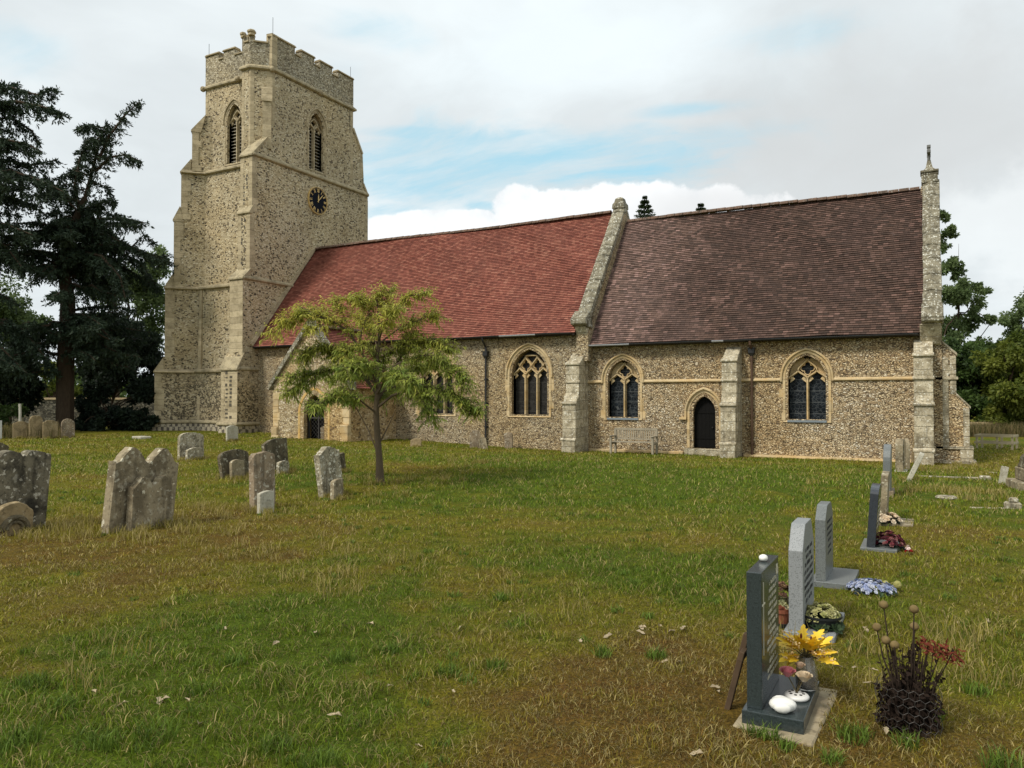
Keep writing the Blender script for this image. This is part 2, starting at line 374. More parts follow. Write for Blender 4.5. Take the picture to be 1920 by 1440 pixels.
def plain(name, col, rough=.6, spec=.3, var=.25, sc=8, metal=0, bstr=.15):
    m, nt, b = newmat(name, rough, spec); P = objc(nt)
    c = mix(nt, noise(nt, P, sc, 4), tuple(k*(1-var) for k in col), tuple(min(1, k*(1+var)) for k in col))
    setc(nt, b, c); b.inputs['Metallic'].default_value = metal
    if bstr: bump(nt, b, noise(nt, P, sc*3, 3), bstr, .005)
    return m
M_BLK = plain('black iron', (.018, .017, .017), .45, .5)
M_GUT = plain('grey gutter', (.36, .36, .37), .4, .4)
M_RUST = plain('rusty brown pipe', (.10, .058, .035), .6)
M_SOF = plain('dark eaves timber', (.035, .028, .02), .9)
M_DOOR = plain('black door', (.007, .0065, .006), .7, .1)
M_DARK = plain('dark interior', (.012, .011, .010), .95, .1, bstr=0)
M_LOUV = plain('louvre', (.40, .36, .28), .85)
M_LEAD = plain('lead sill', (.20, .23, .25), .6)
M_CLK = plain('clock dial', (.006, .008, .014), .8, .1)
M_GOLD = plain('gilt', (.62, .42, .14), .4, .5)

def glassmat(name, lead, sc=7, zig=1.0, base=(.012, .016, .02)):
    m, nt, b = newmat(name, .4, .12); P = pos(nt)
    v = node(nt, 'ShaderNodeTexVoronoi', {'Vector': mapping(nt, P, (1, 1, zig)), 'Scale': sc}, feature='DISTANCE_TO_EDGE').outputs[0]
    e = smooth(nt, v, .05, .012)
    s = node(nt, 'ShaderNodeSeparateXYZ', {0: P}); fr = math_(nt, 'FRACT', math_(nt, 'DIVIDE', s.outputs[2], .38))
    bar = smooth(nt, math_(nt, 'ABSOLUTE', math_(nt, 'SUBTRACT', fr, .5)), .455, .475)
    pane = node(nt, 'ShaderNodeTexVoronoi', {'Vector': mapping(nt, P, (1, 1, zig)), 'Scale': sc}, feature='F1').outputs['Color']
    c = mix(nt, math_(nt, 'MULTIPLY', math_(nt, 'MAXIMUM', e, bar), .9), mix(nt, pane, base, tuple(k*3 for k in base)), lead)
    setc(nt, b, c); bump(nt, b, v, .6, .02); return m
M_GL1 = glassmat('leaded glass', (.085, .09, .09), 9, 1.0, (.006, .008, .010))
M_GL2 = glassmat('nave leaded glass', (.055, .052, .046), 11, 1.6, (.012, .011, .010))
# ------------------------------------------------------------------ terrain
def sst(x, a, b):
    t = np.clip((np.asarray(x, float)-a)/(b-a), 0, 1); return t*t*(3-2*t)
_lat = np.random.default_rng(3).random((256, 256))
def vnoise(x, y):
    x = np.asarray(x, float); y = np.asarray(y, float)
    xi = np.floor(x).astype(int); yi = np.floor(y).astype(int); fx = x-xi; fy = y-yi
    fx = fx*fx*(3-2*fx); fy = fy*fy*(3-2*fy)
    g = lambda a, b: _lat[a % 256, b % 256]
    return (g(xi, yi)*(1-fx)+g(xi+1, yi)*fx)*(1-fy)+(g(xi, yi+1)*(1-fx)+g(xi+1, yi+1)*fx)*fy
def fbm(x, y, o=4):
    s = 0; a = .5; t = 0
    for i in range(o):
        s = s+a*vnoise(x*2**i+17*i, y*2**i+31*i); t += a; a *= .55
    return s/t
def gz(x, y):
    x = np.asarray(x, float); y = np.asarray(y, float)
    z = -.33*sst(x, -24, -12)*sst(y, 14, 27)
    z = z+.10*sst(y, 10, 18)*(1-sst(y, 18, 26))*sst(x, -24, -12)*(1-sst(x, -3, 2))   # low swell of turf south of the wall
    z = z+.05*(fbm(x*.35, y*.35, 3)-.5)+.03*(fbm(x*1.6+9, y*1.6, 2)-.5)
    z = z - .25*sst(y, 40, 90)
    return z
def gp(px, py):
    """point of the turf under a line of sight"""
    z = 0.0
    for _ in range(6):
        p = at(px, py, z=z); z = float(gz(p.x, p.y))
    return p
def dep_of(p): return -math.sin(YAW)*p[0]+math.cos(YAW)*p[1]

# dryness of the turf: 0 lush green .. 1 brown moss and thatch; lush: 0..1 dark fresh green
_DRY = [(gp(1010, 1370), 1.2, .30), (gp(1290, 1190), 1.1, .18), (gp(880, 1085), 1.0, .5), (gp(250, 1010), 2.2, .4), (gp(1100, 1250), 1.2, .35), (gp(1750, 1340), .9, .4),
        (gp(1330, 1330), .5, .35), (gp(790, 880), 1.8, .5), (gp(100, 1260), .5, .35), (gp(1300, 940), 2, .15), (gp(520, 1030), 1.5, .2), (gp(1750, 980), 2.2, .2), (gp(1150, 1430), .8, .5)]
_LUSH = [(gp(300, 1220), 1.3, .7), (gp(60, 1340), .9, .8), (gp(700, 1170), 1.4, .45), (gp(800, 1060), 1.2, .55), (gp(1200, 1090), 1.5, .4), (gp(500, 1330), .6, .6), (gp(620, 1410), .5, .7),
         (gp(1350, 900), 6, .35), (gp(1100, 900), 6, .3), (gp(1850, 1300), 1.0, .5), (gp(650, 890), 1.2, .5), (gp(400, 1350), .5, .5), (gp(850, 1400), .3, .4), (gp(1000, 1190), .5, .4)]
def turf(x, y):
    d = .75*(fbm(x*.55, y*.55, 5)-.42)+.75*(fbm(x*1.7+5, y*1.7, 4)-.5)
    for p, r, k in _DRY: d = d+k*np.exp(-(((x-p.x)**2+(y-p.y)**2)/(r*r)))*(.5+fbm(x*2.2, y*2.2+7, 3))
    for p, r, k in _LUSH: d = d-k*np.exp(-(((x-p.x)**2+(y-p.y)**2)/(r*r)))*(.4+fbm(x*3.0, y*3.0+3, 3))
    far = sst(np.hypot(x, y), 9, 20)
    d = d*.9+.38-.12*far
    d = np.where(d > .5, .5+.25*np.tanh((d-.5)/.3), d)+.22*(fbm(x*6+11, y*6, 3)-.5)
    return np.clip(d, 0, .85)
C_LUSH = np.array((.100, .150, .010)); C_OLIVE = np.array((.205, .182, .016)); C_BROWN = np.array((.165, .092, .022)); C_STRAW = np.array((.44, .35, .13))
def turfcol(d):
    d = d[..., None]
    return np.where(d < .45, C_LUSH+(C_OLIVE-C_LUSH)*d/.45, C_OLIVE+(C_BROWN-C_OLIVE)*np.clip((d-.45)/.35, 0, 1))

def axis(lo, hi, near, n1, n2):
    a = np.linspace(-near, near, n1); s = np.linspace(0, 1, n2+1)[1:]**2.6
    return np.concatenate([(-near+(lo+near)*s)[::-1], a, near+(hi-near)*s])
gx = axis(-900, 700, 14, 260, 110); gy = np.concatenate([np.array([-80, -30, -10, -4, -1.]), np.linspace(0, 30, 300), 30+(1200-30)*np.linspace(0, 1, 90)[1:]**2.6])
GX, GY = np.meshgrid(gx, gy); GZ = gz(GX, GY)
d_ = turf(GX, GY); cc_ = turfcol(d_)*.62
nx, ny = len(gx), len(gy); idx = np.arange(nx*ny).reshape(ny, nx)
fc = np.stack([idx[:-1, :-1], idx[:-1, 1:], idx[1:, 1:], idx[1:, :-1]], -1).reshape(-1, 4)
M_GR, nt, b = newmat('turf soil', .95, .1)
a = node(nt, 'ShaderNodeAttribute', attribute_name='col').outputs['Color']; P = pos(nt)
f = noise(nt, P, 55, 4, .7); f2 = noise(nt, P, 7, 4, .6)
c = mix(nt, 1.0, a, ramp(nt, f, [(.3, (.35, .35, .35)), (.5, (1, 1, 1)), (.72, (1.9, 1.8, 1.6))]), 'MULTIPLY')
c = mix(nt, 1.0, c, ramp(nt, f2, [(.3, (.7, .72, .7)), (.7, (1.25, 1.2, 1.15))]), 'MULTIPLY')
setc(nt, b, c); bump(nt, b, f, .8, .03)
tag(np_mesh('ground', np.stack([GX, GY, GZ], -1).reshape(-1, 3), fc, M_GR, cc_.reshape(-1, 3), smooth=True), kind='structure')

# ------------------------------------------------------------------ the church
YC, YN, XT = 27.0, 26.75, -28.5      # south face of chancel, of nave; east face of tower
CH = Vector((-14, 30.7, 0))
church = thing('church', 'flint parish church with battlemented clock tower, red tiled nave and brown tiled chancel', 'church', CH)
def part(o):
    o.matrix_parent_inverse = Matrix.Translation(-CH); return o
def S(Y): return lambda a, z, o: (a, Y-o, z)         # faces south; o = proud of the face
def E(X): return lambda a, z, o: (X+o, a, z)         # faces east
def arch(xc, w, z0, zs, rise, o=0.0, n=9, sill=None):
    """pointed opening, offset outward by o"""
    r = (w*w+rise*rise)/(2*w); c = r-w; R_ = r+o; top = math.sqrt(max(R_*R_-c*c, 1e-6))
    pts = [(xc-w-o, z0-(o if sill is None else sill))]
    t1 = math.asin(top/R_)
    left = [(xc+c-R_*math.cos(t1*k/n), zs+R_*math.sin(t1*k/n)) for k in range(n+1)]
    right = [(2*xc-a, z) for a, z in left[::-1]][1:]
    return pts+left+right+[(xc+w+o, z0-(o if sill is None else sill))]

def window(M, xc, w, z0, zs, rise, lights, parent, sw, mstone, mglass, eye, zap, hood=True, louv=False, lead=False, name='window'):
    mb = MB()
    L = [arch(xc, w, z0, zs, rise, o, sill=s) for o, s in ((sw, .10), (sw, .10), (sw*.55, .07), (sw*.2, .03), (0, 0))]
    O = [-.05, .012, .012, -.09, -.16]
    if hood: O[1] = .03; O[2] = .02
    mb.loft([[M(a, z, o) for a, z in l] for l, o in zip(L, O)]+[[M(a, z, -.44) for a, z in L[-1]]], 0, False)
    if hood:
        h = arch(xc, w, zs-.12, zs, rise, sw+.05, sill=0)
        mb.ribbon(h, .085, M, .0, .085)
    # quoins keyed into the wall beside the jambs
    k = 0; z = z0-.05
    while z < zs-.1 and not louv:
        l = random.choice((.06, .13)); hh = random.uniform(.2, .3)
        for sgn in (-1, 1):
            if random.random() < .6:
                x0 = xc+sgn*(w+sw-.01); x1 = x0+sgn*l
                mb.prism([(min(x0, x1), z), (max(x0, x1), z), (max(x0, x1), z+hh), (min(x0, x1), z+hh)], M, -.05, .008)
        z += hh
    win = mb.build(name, mstone, parent); part(win)
    t = MB(); bw = .085 if not louv else .11; d0, d1 = -.34, -.17
    lw = 2*w/lights
    ms = [xc-w+lw*(i+1) for i in range(lights-1)]
    for xm in ms: t.ribbon([(xm, z0-.02), (xm, zs-.02)], bw, M, d0, d1+.02)
    top_at = lambda a: zs+math.sqrt(max(((w*w+rise*rise)/(2*w))**2-(abs(a-xc)+(w*w+rise*rise)/(2*w)-w)**2, 0))  # straw and green mixed; wide tone spread also paints overcast sheen on blades
    def S_(x0, x1, za, zb, n=8):
        return [(x0+(x1-x0)*(.5-.5*math.cos(math.pi*k/n)), za+(zb-za)*k/n) for k in range(n+1)]
    for xm in ms:
        for sg in (-1, 1):
            xa = xm+sg*lw*.5; zt = zs+eye
            up = [(a, min(z, top_at(a)+.01)) for a, z in S_(xa, xm, zs+zap, zt)]
            t.ribbon(S_(xm, xa, zs-.03, zs+zap)[:-1]+up, bw*.85, M, d0, d1)
    for xj, sg in ((xc-w, 1), (xc+w, -1)):
        t.ribbon(S_(xj, xj+sg*lw*.5, zs-.03, zs+zap), bw*.85, M, d0, d1)
        if lights == 3:
            q = S_(xj+sg*lw*.5, xj+sg*lw*.12, zs+zap, zs+zap+eye*.5, 5)
            t.ribbon([(a, z) for a, z in q if z < top_at(a)+.02] or q[:2], bw*.7, M, d0, d1)
    if lights == 3:
        t.ribbon([(a, min(z, top_at(a))) for a, z in S_(ms[0], xc, zs+eye, top_at(xc)-.22)], bw*.7, M, d0, d1)
        t.ribbon([(a, min(z, top_at(a))) for a, z in S_(ms[1], xc, zs+eye, top_at(xc)-.22)], bw*.7, M, d0, d1)
    # solid stone spandrels either side of the upper eye
    if lights == 2:
        for sg in (-1, 1):
            outer = [(xc+sg*a_, z_) for a_, z_ in [(w*q_, top_at(xc+w*q_)) for q_ in np.linspace(1, .25, 8)]]
            xm = ms[0]; inner = [(xm+sg*(lw*.5)*(.5-.5*math.cos(math.pi*k/6)), zs+eye-(eye-zap)*k/6) for k in range(7)]
            inner = [(a_, min(z_, top_at(a_)-.01)) for a_, z_ in inner]
            light = [(xc+sg*(w-(lw*.5)*(.5-.5*math.cos(math.pi*k/5))), zs-.03+(zap+.03)*k/5) for k in range(5, -1, -1)]
            t.prism(outer+inner[1:]+light[1:], M, d0, d0+.06)
    # quatrefoils in the eyes, cusps in the light heads
    for xm in ms:
        zc = zs+zap+.02; ry = eye*.30; rx = lw*.33
        loop = []
        for k in range(32):
            th = 2*math.pi*k/32; q = .70+.42*abs(math.cos(2*th))**.8
            loop.append((xm+rx*q*math.cos(th), zc+ry*q*math.sin(th)+.04))
        t.ribbon(loop, bw*.45, M, d0+.04, d1-.05, closed=True)
    for i in range(lights):
        xl = xc-w+lw*(i+.5); hw = lw/2-bw/2
        for sg in (-1, 1):
            t.prism([(xl+sg*hw, zs-.16), (xl+sg*hw*.42, zs-.035), (xl+sg*hw*.62, zs+.03), (xl+sg*hw*.9, zs+.06)], M, d0+.05, d1-.06)
    tr = t.build('tracery', mstone, win)
    g = MB(); gl = arch(xc, w+.02, z0-.02, zs, rise)
    if louv:
        g.prism(gl, M, -.75, -.70); g.build('dark_opening', M_DARK, win)  # near-black sheet behind the louvres, painted as the unlit belfry interior
        z = z0+.04; l = MB()
        while z < zs+.12:
            l.loft([[M(xc-w, z, -.30), M(xc-w, z-.035, -.28), M(xc-w, z+.10, -.62), M(xc-w, z+.135, -.64)], [M(xc+w, z, -.30), M(xc+w, z-.035, -.28), M(xc+w, z+.10, -.62), M(xc+w, z+.135, -.64)]]); z += .175
        l.build('louvres', M_LOUV, win)
    else:
        g.prism(gl, M, -.385, -.36); g.build('glass', mglass, win)
    if lead:
        s = MB(); s.loft([[M(xc-w-.02, z0-.10, -.05), M(xc-w-.02, z0-.045, -.05), M(xc-w-.02, z0-.03, .055), M(xc-w-.02, z0-.10, .055)],
                          [M(xc+w+.02, z0-.10, -.05), M(xc+w+.02, z0-.045, -.05), M(xc+w+.02, z0-.03, .055), M(xc+w+.02, z0-.10, .055)]])
        s.build('sill', M_LEAD, win)
    return win

# --- walls with real openings
CW, CR = .59, .73; NW_, NR = .78, .98
w_ch = [(-9.99, CW, .96, 2.34, CR), (-3.57, CW, .96, 2.34, CR)]
w_nv = [(-18.1, NW_, 1.02, 2.59, NR), (-13.76, NW_, 1.02, 2.59, NR)]
XG0, XG1 = -.25, .35
mb = MB(); M = S(YC)
holes = [arch(a, w, z0, zs, r) for a, w, z0, zs, r in w_ch]+[arch(-6.97, .39, -.09, 1.17, .56)]
mb.wall([(-11.7, -.8), (XG1, -.8), (XG1, 3.95), (-11.7, 3.95)], holes, M, .45)
mb.box(-11.7, XG1, YC+.5, 34.4, -.8, 3.9)
part(mb.build('chancel_wall', M_FCH, church))
mb = MB(); M = S(YN)
mb.wall([(XT, -.8), (-11.7, -.8), (-11.7, 4.4), (XT, 4.4)], [arch(a, w, z0, zs, r) for a, w, z0, zs, r in w_nv], M, .45)
mb.box(XT, -11.7, YN+.5, 34.65, -.8, 4.35)
mb.add([(-11.7, YN, -.8), (-11.7, YC+.2, -.8), (-11.7, YC+.2, 4.4), (-11.7, YN, 4.4)], [(0, 1, 2, 3)])
part(mb.build('nave_wall', M_FNV, church))
for a, w, z0, zs, r in w_ch: window(S(YC), a, w, z0, zs, r, 2, church, .16, M_STW, M_GL1, .66, .26, lead=True)
for a, w, z0, zs, r in w_nv: window(S(YN), a, w, z0, zs, r, 3, church, .17, M_STW, M_GL2, .74, .30)

# priest's door
mb = MB(); M = S(YC); D = (-6.97, .39, -.09, 1.17, .56)
L = [(.22, -.05), (.22, .02), (.13, .02), (.10, -.05), (.04, -.06), (0, -.14)]
mb.loft([[M(a, z, o) for a, z in arch(*D, w_, sill=0)] for w_, o in L]+[[M(a, z, -.3) for a, z in arch(*D, 0, sill=0)]], 0, False)
mb.ribbon(arch(-6.97, .39, .98, 1.17, .56, .26, sill=0), .09, M, 0, .09)
mb.box(-7.84, -7.59, YC-.10, YC+.02, .90, .99)
ps = part(mb.build('door_surround', M_STW, church))
st = MB(); st.box(-7.62, -6.34, YC-.26, YC+.1, -.5, -.115); st.build('step', M_STB, ps, bevel=.015)
dl = MB()
for k in range(6): dl.box(-7.37+k*.134, -7.24+k*.134, YC+.2, YC+.26, -.09, 1.8)
dl.box(-7.36, -6.6, YC+.18, YC+.2, .22, .27); dl.box(-7.36, -6.6, YC+.18, YC+.2, 1.12, 1.17)
dl.build('door', M_DOOR, ps)
dd = MB(); dd.lathe([(.028, 0), (.032, .02), (.02, .035)], (0, 0, 0), 8); dd.v = [(-6.72+x, YC+.18-z, .62+y) for x, y, z in dd.v]; dd.build('handle', M_BLK, ps)

# string course on the chancel, stopping at windows, buttresses and corners
def string(path, w=.10, h=.12, mat=M_STR, name='string_course', parent=church):
    """moulded band swept along a horizontal path of (x, y, z); profile leans out to the right of travel"""
    mb = MB(); P = [Vector(p) for p in path]; loops = []
    for i, p in enumerate(P):
        d0 = (P[i]-P[i-1]).normalized() if i else (P[1]-P[0]).normalized()
        d1 = (P[i+1]-P[i]).normalized() if i < len(P)-1 else d0
        n0 = Vector((d0.y, -d0.x, 0)); n1 = Vector((d1.y, -d1.x, 0)); nn = (n0+n1).normalized(); k = 1/max(nn.dot(n0), .4)
        loops.append([p-nn*.03, p+nn*(.02)*k+Vector((0, 0, h*.65)), p+nn*w*k+Vector((0, 0, h*.12)), p+nn*w*k-Vector((0, 0, h*.25)), p+nn*w*.35*k-Vector((0, 0, h*.5)), p-nn*.03-Vector((0, 0, h*.5))])
    mb.loft(loops); return part(mb.build(name, mat, parent))
zS = 2.27
for a, b_ in ((-11.37, -9.99-CW-.2), (-9.99+CW+.2, -6.17), (-5.67, -3.57-CW-.2), (-3.57+CW+.2, -.42)):
    string([(a, YC, zS), (b_, YC, zS)], .07, .1, M_STW)
# plinth ledge
for a, b_, z in ((-5.6, -.5, -.31),): part(MB().loft([[(a, YC-.16, z-.3), (a, YC-.16, z), (a, YC-.12, z+.05), (a, YC+.05, z+.07), (a, YC+.05, z-.3)], [(b_, YC-.2, z-.33), (b_, YC-.2, z-.03), (b_, YC-.16, z+.02), (b_, YC+.05, z+.05), (b_, YC+.05, z-.33)]]).build('plinth', M_STW, church, bevel=.01))
part(MB().box(-11.3, -7.7, YC-.14, YC+.05, -.6, -.235).build('plinth', M_STW, church, bevel=.02))

def buttress(poly, M, a0, a1, mat, name='buttress', levels=(), parent=church):
    """poly: profile (out, z) seen side-on, extruded from a0 to a1 along the wall"""
    mb = MB()
    mb.loft([[M(a0, z, o) for o, z in poly], [M(a1, z, o) for o, z in poly]])
    for (o, z, ex) in levels:   # projecting drip edges
        mb.loft([[M(a, z-.07, o-.05), M(a, z-.05, o+ex), M(a, z+.01, o+ex), M(a, z+.07, o-.05)] for a in (a0-.03, a1+.03)])
    return part(mb.build(name, mat, parent, bevel=.012))
buttress([(-.1, -.8), (1.12, -.8), (1.12, .10), (1.02, .17), (1.0, 1.42), (.82, 1.70), (.80, 2.92), (.05, 3.42), (-.1, 3.42)], S(YC), -6.17, -5.67, M_STB, levels=((1.0, 1.44, .05), (.80, 2.94, .05), (.80, 2.27, .05), (1.08, .14, .05)))
buttress([(-.1, -.8), (1.28, -.8), (1.28, .12), (1.2, .18), (1.18, 1.46), (.88, 1.88), (.86, 2.92), (.1, 3.48), (-.1, 3.48)], S(YC), -11.9, -11.37, M_STB, levels=((1.18, 1.48, .05), (.98, 1.70, .04), (.86, 2.94, .05), (.86, 2.27, .05), (1.26, .15, .05)))
buttress([(-.1, -.8), (1.06, -.8), (1.06, .05), (.96, .14), (.94, 1.46), (.84, 1.74), (.82, 2.95), (.5, 3.2), (.1, 3.46), (-.1, 3.46)], S(YC), -.42, .1, M_STB, levels=((.94, 1.48, .06), (.82, 2.97, .06), (.82, 2.27, .06), (1.02, .1, .06)))
# east-projecting corner buttress, rubble face with dressed quoins
mb = MB(); prof = [(-.1, -.8), (.78, -.8), (.76, .12), (.70, .18), (.70, 1.38), (.36, 1.75), (.36, 2.98), (.05, 3.36), (-.1, 3.36)]
mb.loft([[(XG1+o, y, z) for o, z in prof] for y in (YC+.06, YC+.75)])
eb = part(mb.build('buttress', M_FCH, church))
q = MB()
for z0, z1, x1 in ((.2, 1.38, .70), (1.78, 2.95, .36)):
    z = z0
    while z < z1-.05:
        h = min(.3, z1-z); l = random.choice((.16, .26)); q.box(XG1+x1-l, XG1+x1+.006, YC+.04, YC+.77, z, z+h-.008); z += h
q.loft([[(XG1+o, y, z) for o, z in ((.36, 1.74), (.74, 1.33), (.74, 1.41), (.36, 1.82))] for y in (YC+.03, YC+.78)])
q.loft([[(XG1+o, y, z) for o, z in ((0, 3.34), (.40, 2.94), (.40, 3.03), (0, 3.43))] for y in (YC+.03, YC+.78)])
q.box(XG1-.2, XG1+.81, YC+.0, YC+.8, .1, .19); q.box(XG1+.45, XG1+.80, YC+.02, YC+.79, -.5, .1); q.box(XG1-.02, XG1+.16, YC+.03, YC+.7, .19, 2.9); q.box(XG1-.02, XG1+.88, YC-.04, YC+.84, -.5, -.24)
q.box(XG1-.2, XG1+.42, YC+.0, YC+.8, 2.22, 2.31)
q.build('quoins', M_STB, eb, bevel=.012)

# --- roofs: real courses of tiles
def roof(name, x0, x1, ye, ze, yr, zr, mat, wave=.015):
    mb = MB(); Ls = math.hypot(yr-ye, zr-ze); n = int(Ls/.1); nx = max(2, int((x1-x0)/.6))
    sy, sz = (yr-ye)/Ls, (zr-ze)/Ls; s = 1 if yr > ye else -1; ny_, nz_ = -sz*s, sy*s
    xs = np.linspace(x0, x1, nx+1); ph = rng.random(4)*6
    def off(x, k): return wave*(math.sin(x*1.1+ph[0]+k*.13)+math.sin(x*2.7+ph[1]+k*.31)*.6) + .035*math.sin((x-x0)*.45+ph[2])*k/n
    for k in range(n):
        v0, v1 = k*Ls/n, (k+1)*Ls/n; j = random.uniform(-.003, .003)
        row = []
        for x in xs:
            o = off(x, k); dx = random.uniform(-.004, .004)
            b0 = (x, ye+sy*v0+ny_*(o-.002), ze+sz*v0+nz_*(o-.002)); t0 = (x, ye+sy*(v0-.022)+ny_*(o+.034+dx), ze+sz*(v0-.022)+nz_*(o+.034+dx)); t1 = (x, ye+sy*v1+ny_*(o), ze+sz*v1+nz_*(o))
            row.append((b0, t0, t1))
        for i in range(nx):
            (b0, t0, t1), (c0, u0, u1) = row[i], row[i+1]; a, b_ = xs[i], xs[i+1]
            mb.add([b0, c0, u0, t0], [(0, 1, 2, 3)], 0, [[(a, k*.1+.02), (b_, k*.1+.02), (b_, k*.1+.03), (a, k*.1+.03)]])
            mb.add([t0, u0, u1, t1], [(0, 1, 2, 3)], 0, [[(a, k*.1+.03), (b_, k*.1+.03), (b_, k*.1+.097), (a, k*.1+.097)]])
    return mb
NE, NZ, NRY, NRZ = 26.42, 4.14, 30.7, 9.52
def ridge(x0, x1, y, z, mat, parent):
    mb = MB(); x = x0
    while x < x1-.05:
        l = min(.34, x1-x); dz = .035*math.sin((x-x0)*.45)+random.uniform(-.008, .008)
        mb.loft([[(xx, y+.15*math.cos(t), z+dz-.06+.13*math.sin(t)+e) for t in [math.pi*k/6 for k in range(7)]] for xx, e in ((x, 0), (x+l-.02, .006))]); x += l
    return mb.build('ridge_tiles', mat, parent)
M_RDG = stone('ridge tile', (.16, .10, .07), (.08, .06, .045), (.34, .31, .26), .5, 0, scale=4)
nr = part(roof('nave_roof', XT+.0, -11.66, NE, NZ, NRY, NRZ, M_TN).build('nave_roof', M_TN, church, fix=False))
roof('n', XT, -11.75, 34.98, NZ, NRY, NRZ, M_TN).build('north_slope', M_TN, nr, fix=False)
ridge(XT, -11.8, NRY, NRZ+.05, M_RDG, nr)
cr = part(roof('chancel_roof', -11.2, -.13, 26.68, 3.68, 30.7, 9.06, M_TC, .02).build('chancel_roof', M_TC, church, fix=False))
roof('n', -11.2, XG0, 34.72, 3.68, 30.7, 9.06, M_TC).build('north_slope', M_TC, cr, fix=False)
ridge(-11.1, XG0+.02, 30.7, 9.11, M_RDG, cr)
# dark soffits and wall heads
part(MB().box(XT, -11.7, NE+.02, YN+.02, NZ-.1, NZ-.04).build('soffit', M_SOF, church))
part(MB().box(-11.2, XG0, 26.70, YC+.02, 3.58, 3.64).build('soffit', M_SOF, church))
# gable masonry under the copings
def gable(x0, x1, yb0, yb1, zb, ya, za, mat, name):
    mb = MB(); mb.loft([[(x, yb0, zb-1), (x, yb1, zb-1), (x, yb1, zb), (x, ya, za), (x, yb0, zb)] for x in (x0, x1)]); return part(mb.build(name, mat, church))
gable(-11.66, -11.18, 26.55, 34.85, 4.05, 30.7, 9.72, M_FNV, 'gable_wall')
gable(XG0+.04, XG1-.04, YC+.02, 34.4, 3.75, 30.7, 9.15, M_FCH, 'gable_wall')
part(MB().box(XG0+.05, XG1-.01, YC+.01, 34.39, -.8, 3.8).build('east_wall', M_FCH, church))

def coping(x0, x1, yb, zb, ya, za, th, name, kneel):
    """two raking rows of coping stones"""
    cpg = None; mb = MB()
    for s in (1, -1):
        yy = yb if s > 0 else 2*ya-yb
        L = math.hypot(ya-yy, za-zb); dy, dz = (ya-yy)/L, (za-zb)/L; ny_, nz_ = -dz*s, dy*s
        t = 0
        while t < L-.02:
            l = min(random.uniform(.55, .75), L-t); j = random.uniform(-.012, .012)
            p0 = (yy+dy*t, zb+dz*t); p1 = (yy+dy*(t+l-.015), zb+dz*(t+l-.015))
            f = lambda x, p, o: (x, p[0]+ny_*o, p[1]+nz_*o)
            mb.loft([[f(x0+j, p, -.12), f(x0+j, p, th*.55), f((x0+x1)/2, p, th+j), f(x1+j, p, th*.55), f(x1+j, p, -.12)] for p in (p0, p1)])
            t += l
    return part(mb.build(name, M_STG, church, bevel=.015))
c1 = coping(-11.70, -11.17, 26.42, 4.35, 30.7, 9.70, .17, 'coping', 0)
k = MB(); k.loft([[(x, 26.18, 4.42), (x, 26.18, 4.62), (x, 26.6, 4.95), (x, 26.9, 4.5), (x, 26.9, 4.3), (x, 26.5, 4.3)] for x in (-11.75, -11.13)])
k.build('kneeler', M_STG, c1, bevel=.03)
k = MB(); k.loft([[(x, 26.40, 4.34), (x, 26.95, 4.34), (x, 26.95, 3.5), (x, 26.86, 3.5)] for x in (-11.68, -11.22)]); k.build('kneeler', M_STB, c1, bevel=.03)
ap = MB(); ap.loft([[(-11.45+dx*s, 30.7+dy*s*.9, z) for dx, dy in ((-.28, -.3), (.28, -.3), (.28, .3), (-.28, .3))] for s, z in ((1, 9.65), (.95, 9.85), (.72, 9.95), (.6, 10.1), (.3, 10.16))]); ap.build('apex_stone', M_STG, c1, bevel=.02)
c2 = coping(-.16, .36, 26.62, 3.98, 30.7, 9.28, .16, 'coping', 0)
k = MB(); k.loft([[(x, 26.32, 3.98), (x, 26.32, 4.16), (x, 26.7, 4.6), (x, 27.0, 4.1), (x, 27.0, 3.9), (x, 26.6, 3.9)] for x in (-.20, .39)]); k.build('kneeler', M_STG, c2, bevel=.03)
k = MB(); k.loft([[(x, 26.48, 3.92), (x, 27.05, 3.92), (x, 27.05, 3.3), (x, 26.88, 3.3)] for x in (XG0+.0, XG1-.02)]); k.build('kneeler', M_STB, c2, bevel=.03)
ap = MB(); ap.loft([[(.05+dx, 30.7+dy, z) for dx, dy in ((-.24, -.26), (.27, -.26), (.27, .26), (-.24, .26))] for z in (9.2, 9.55)])
ap.loft([[(.05+dx, 30.7+dy, z) for dx, dy in ((-.27, -.3), (.30, -.3), (.30, .3), (-.27, .3))] for z in (9.555, 9.64)])
ap.loft([[(.05+dx*s, 30.7+dy*s, z) for dx, dy in ((-.24, -.26), (.27, -.26), (.27, .26), (-.24, .26))] for s, z in ((.8, 9.64), (.42, 9.76), (.27, 9.95), (.2, 10.05))]); ap.build('apex_stone', M_STG, c2, bevel=.015)
cr_ = MB(); cr_.box(.0, .10, 30.64, 30.76, 10.03, 10.52); cr_.box(.005, .095, 30.44, 30.96, 10.22, 10.33)
for y, z in ((30.7, 10.52), (30.44, 10.275), (30.96, 10.275)): cr_.box(-.01, .11, y-.09, y+.09, z-.05, z+.05)
cr_.build('cross', plain('weathered cross', (.17, .17, .16), .9), c2, bevel=.01)

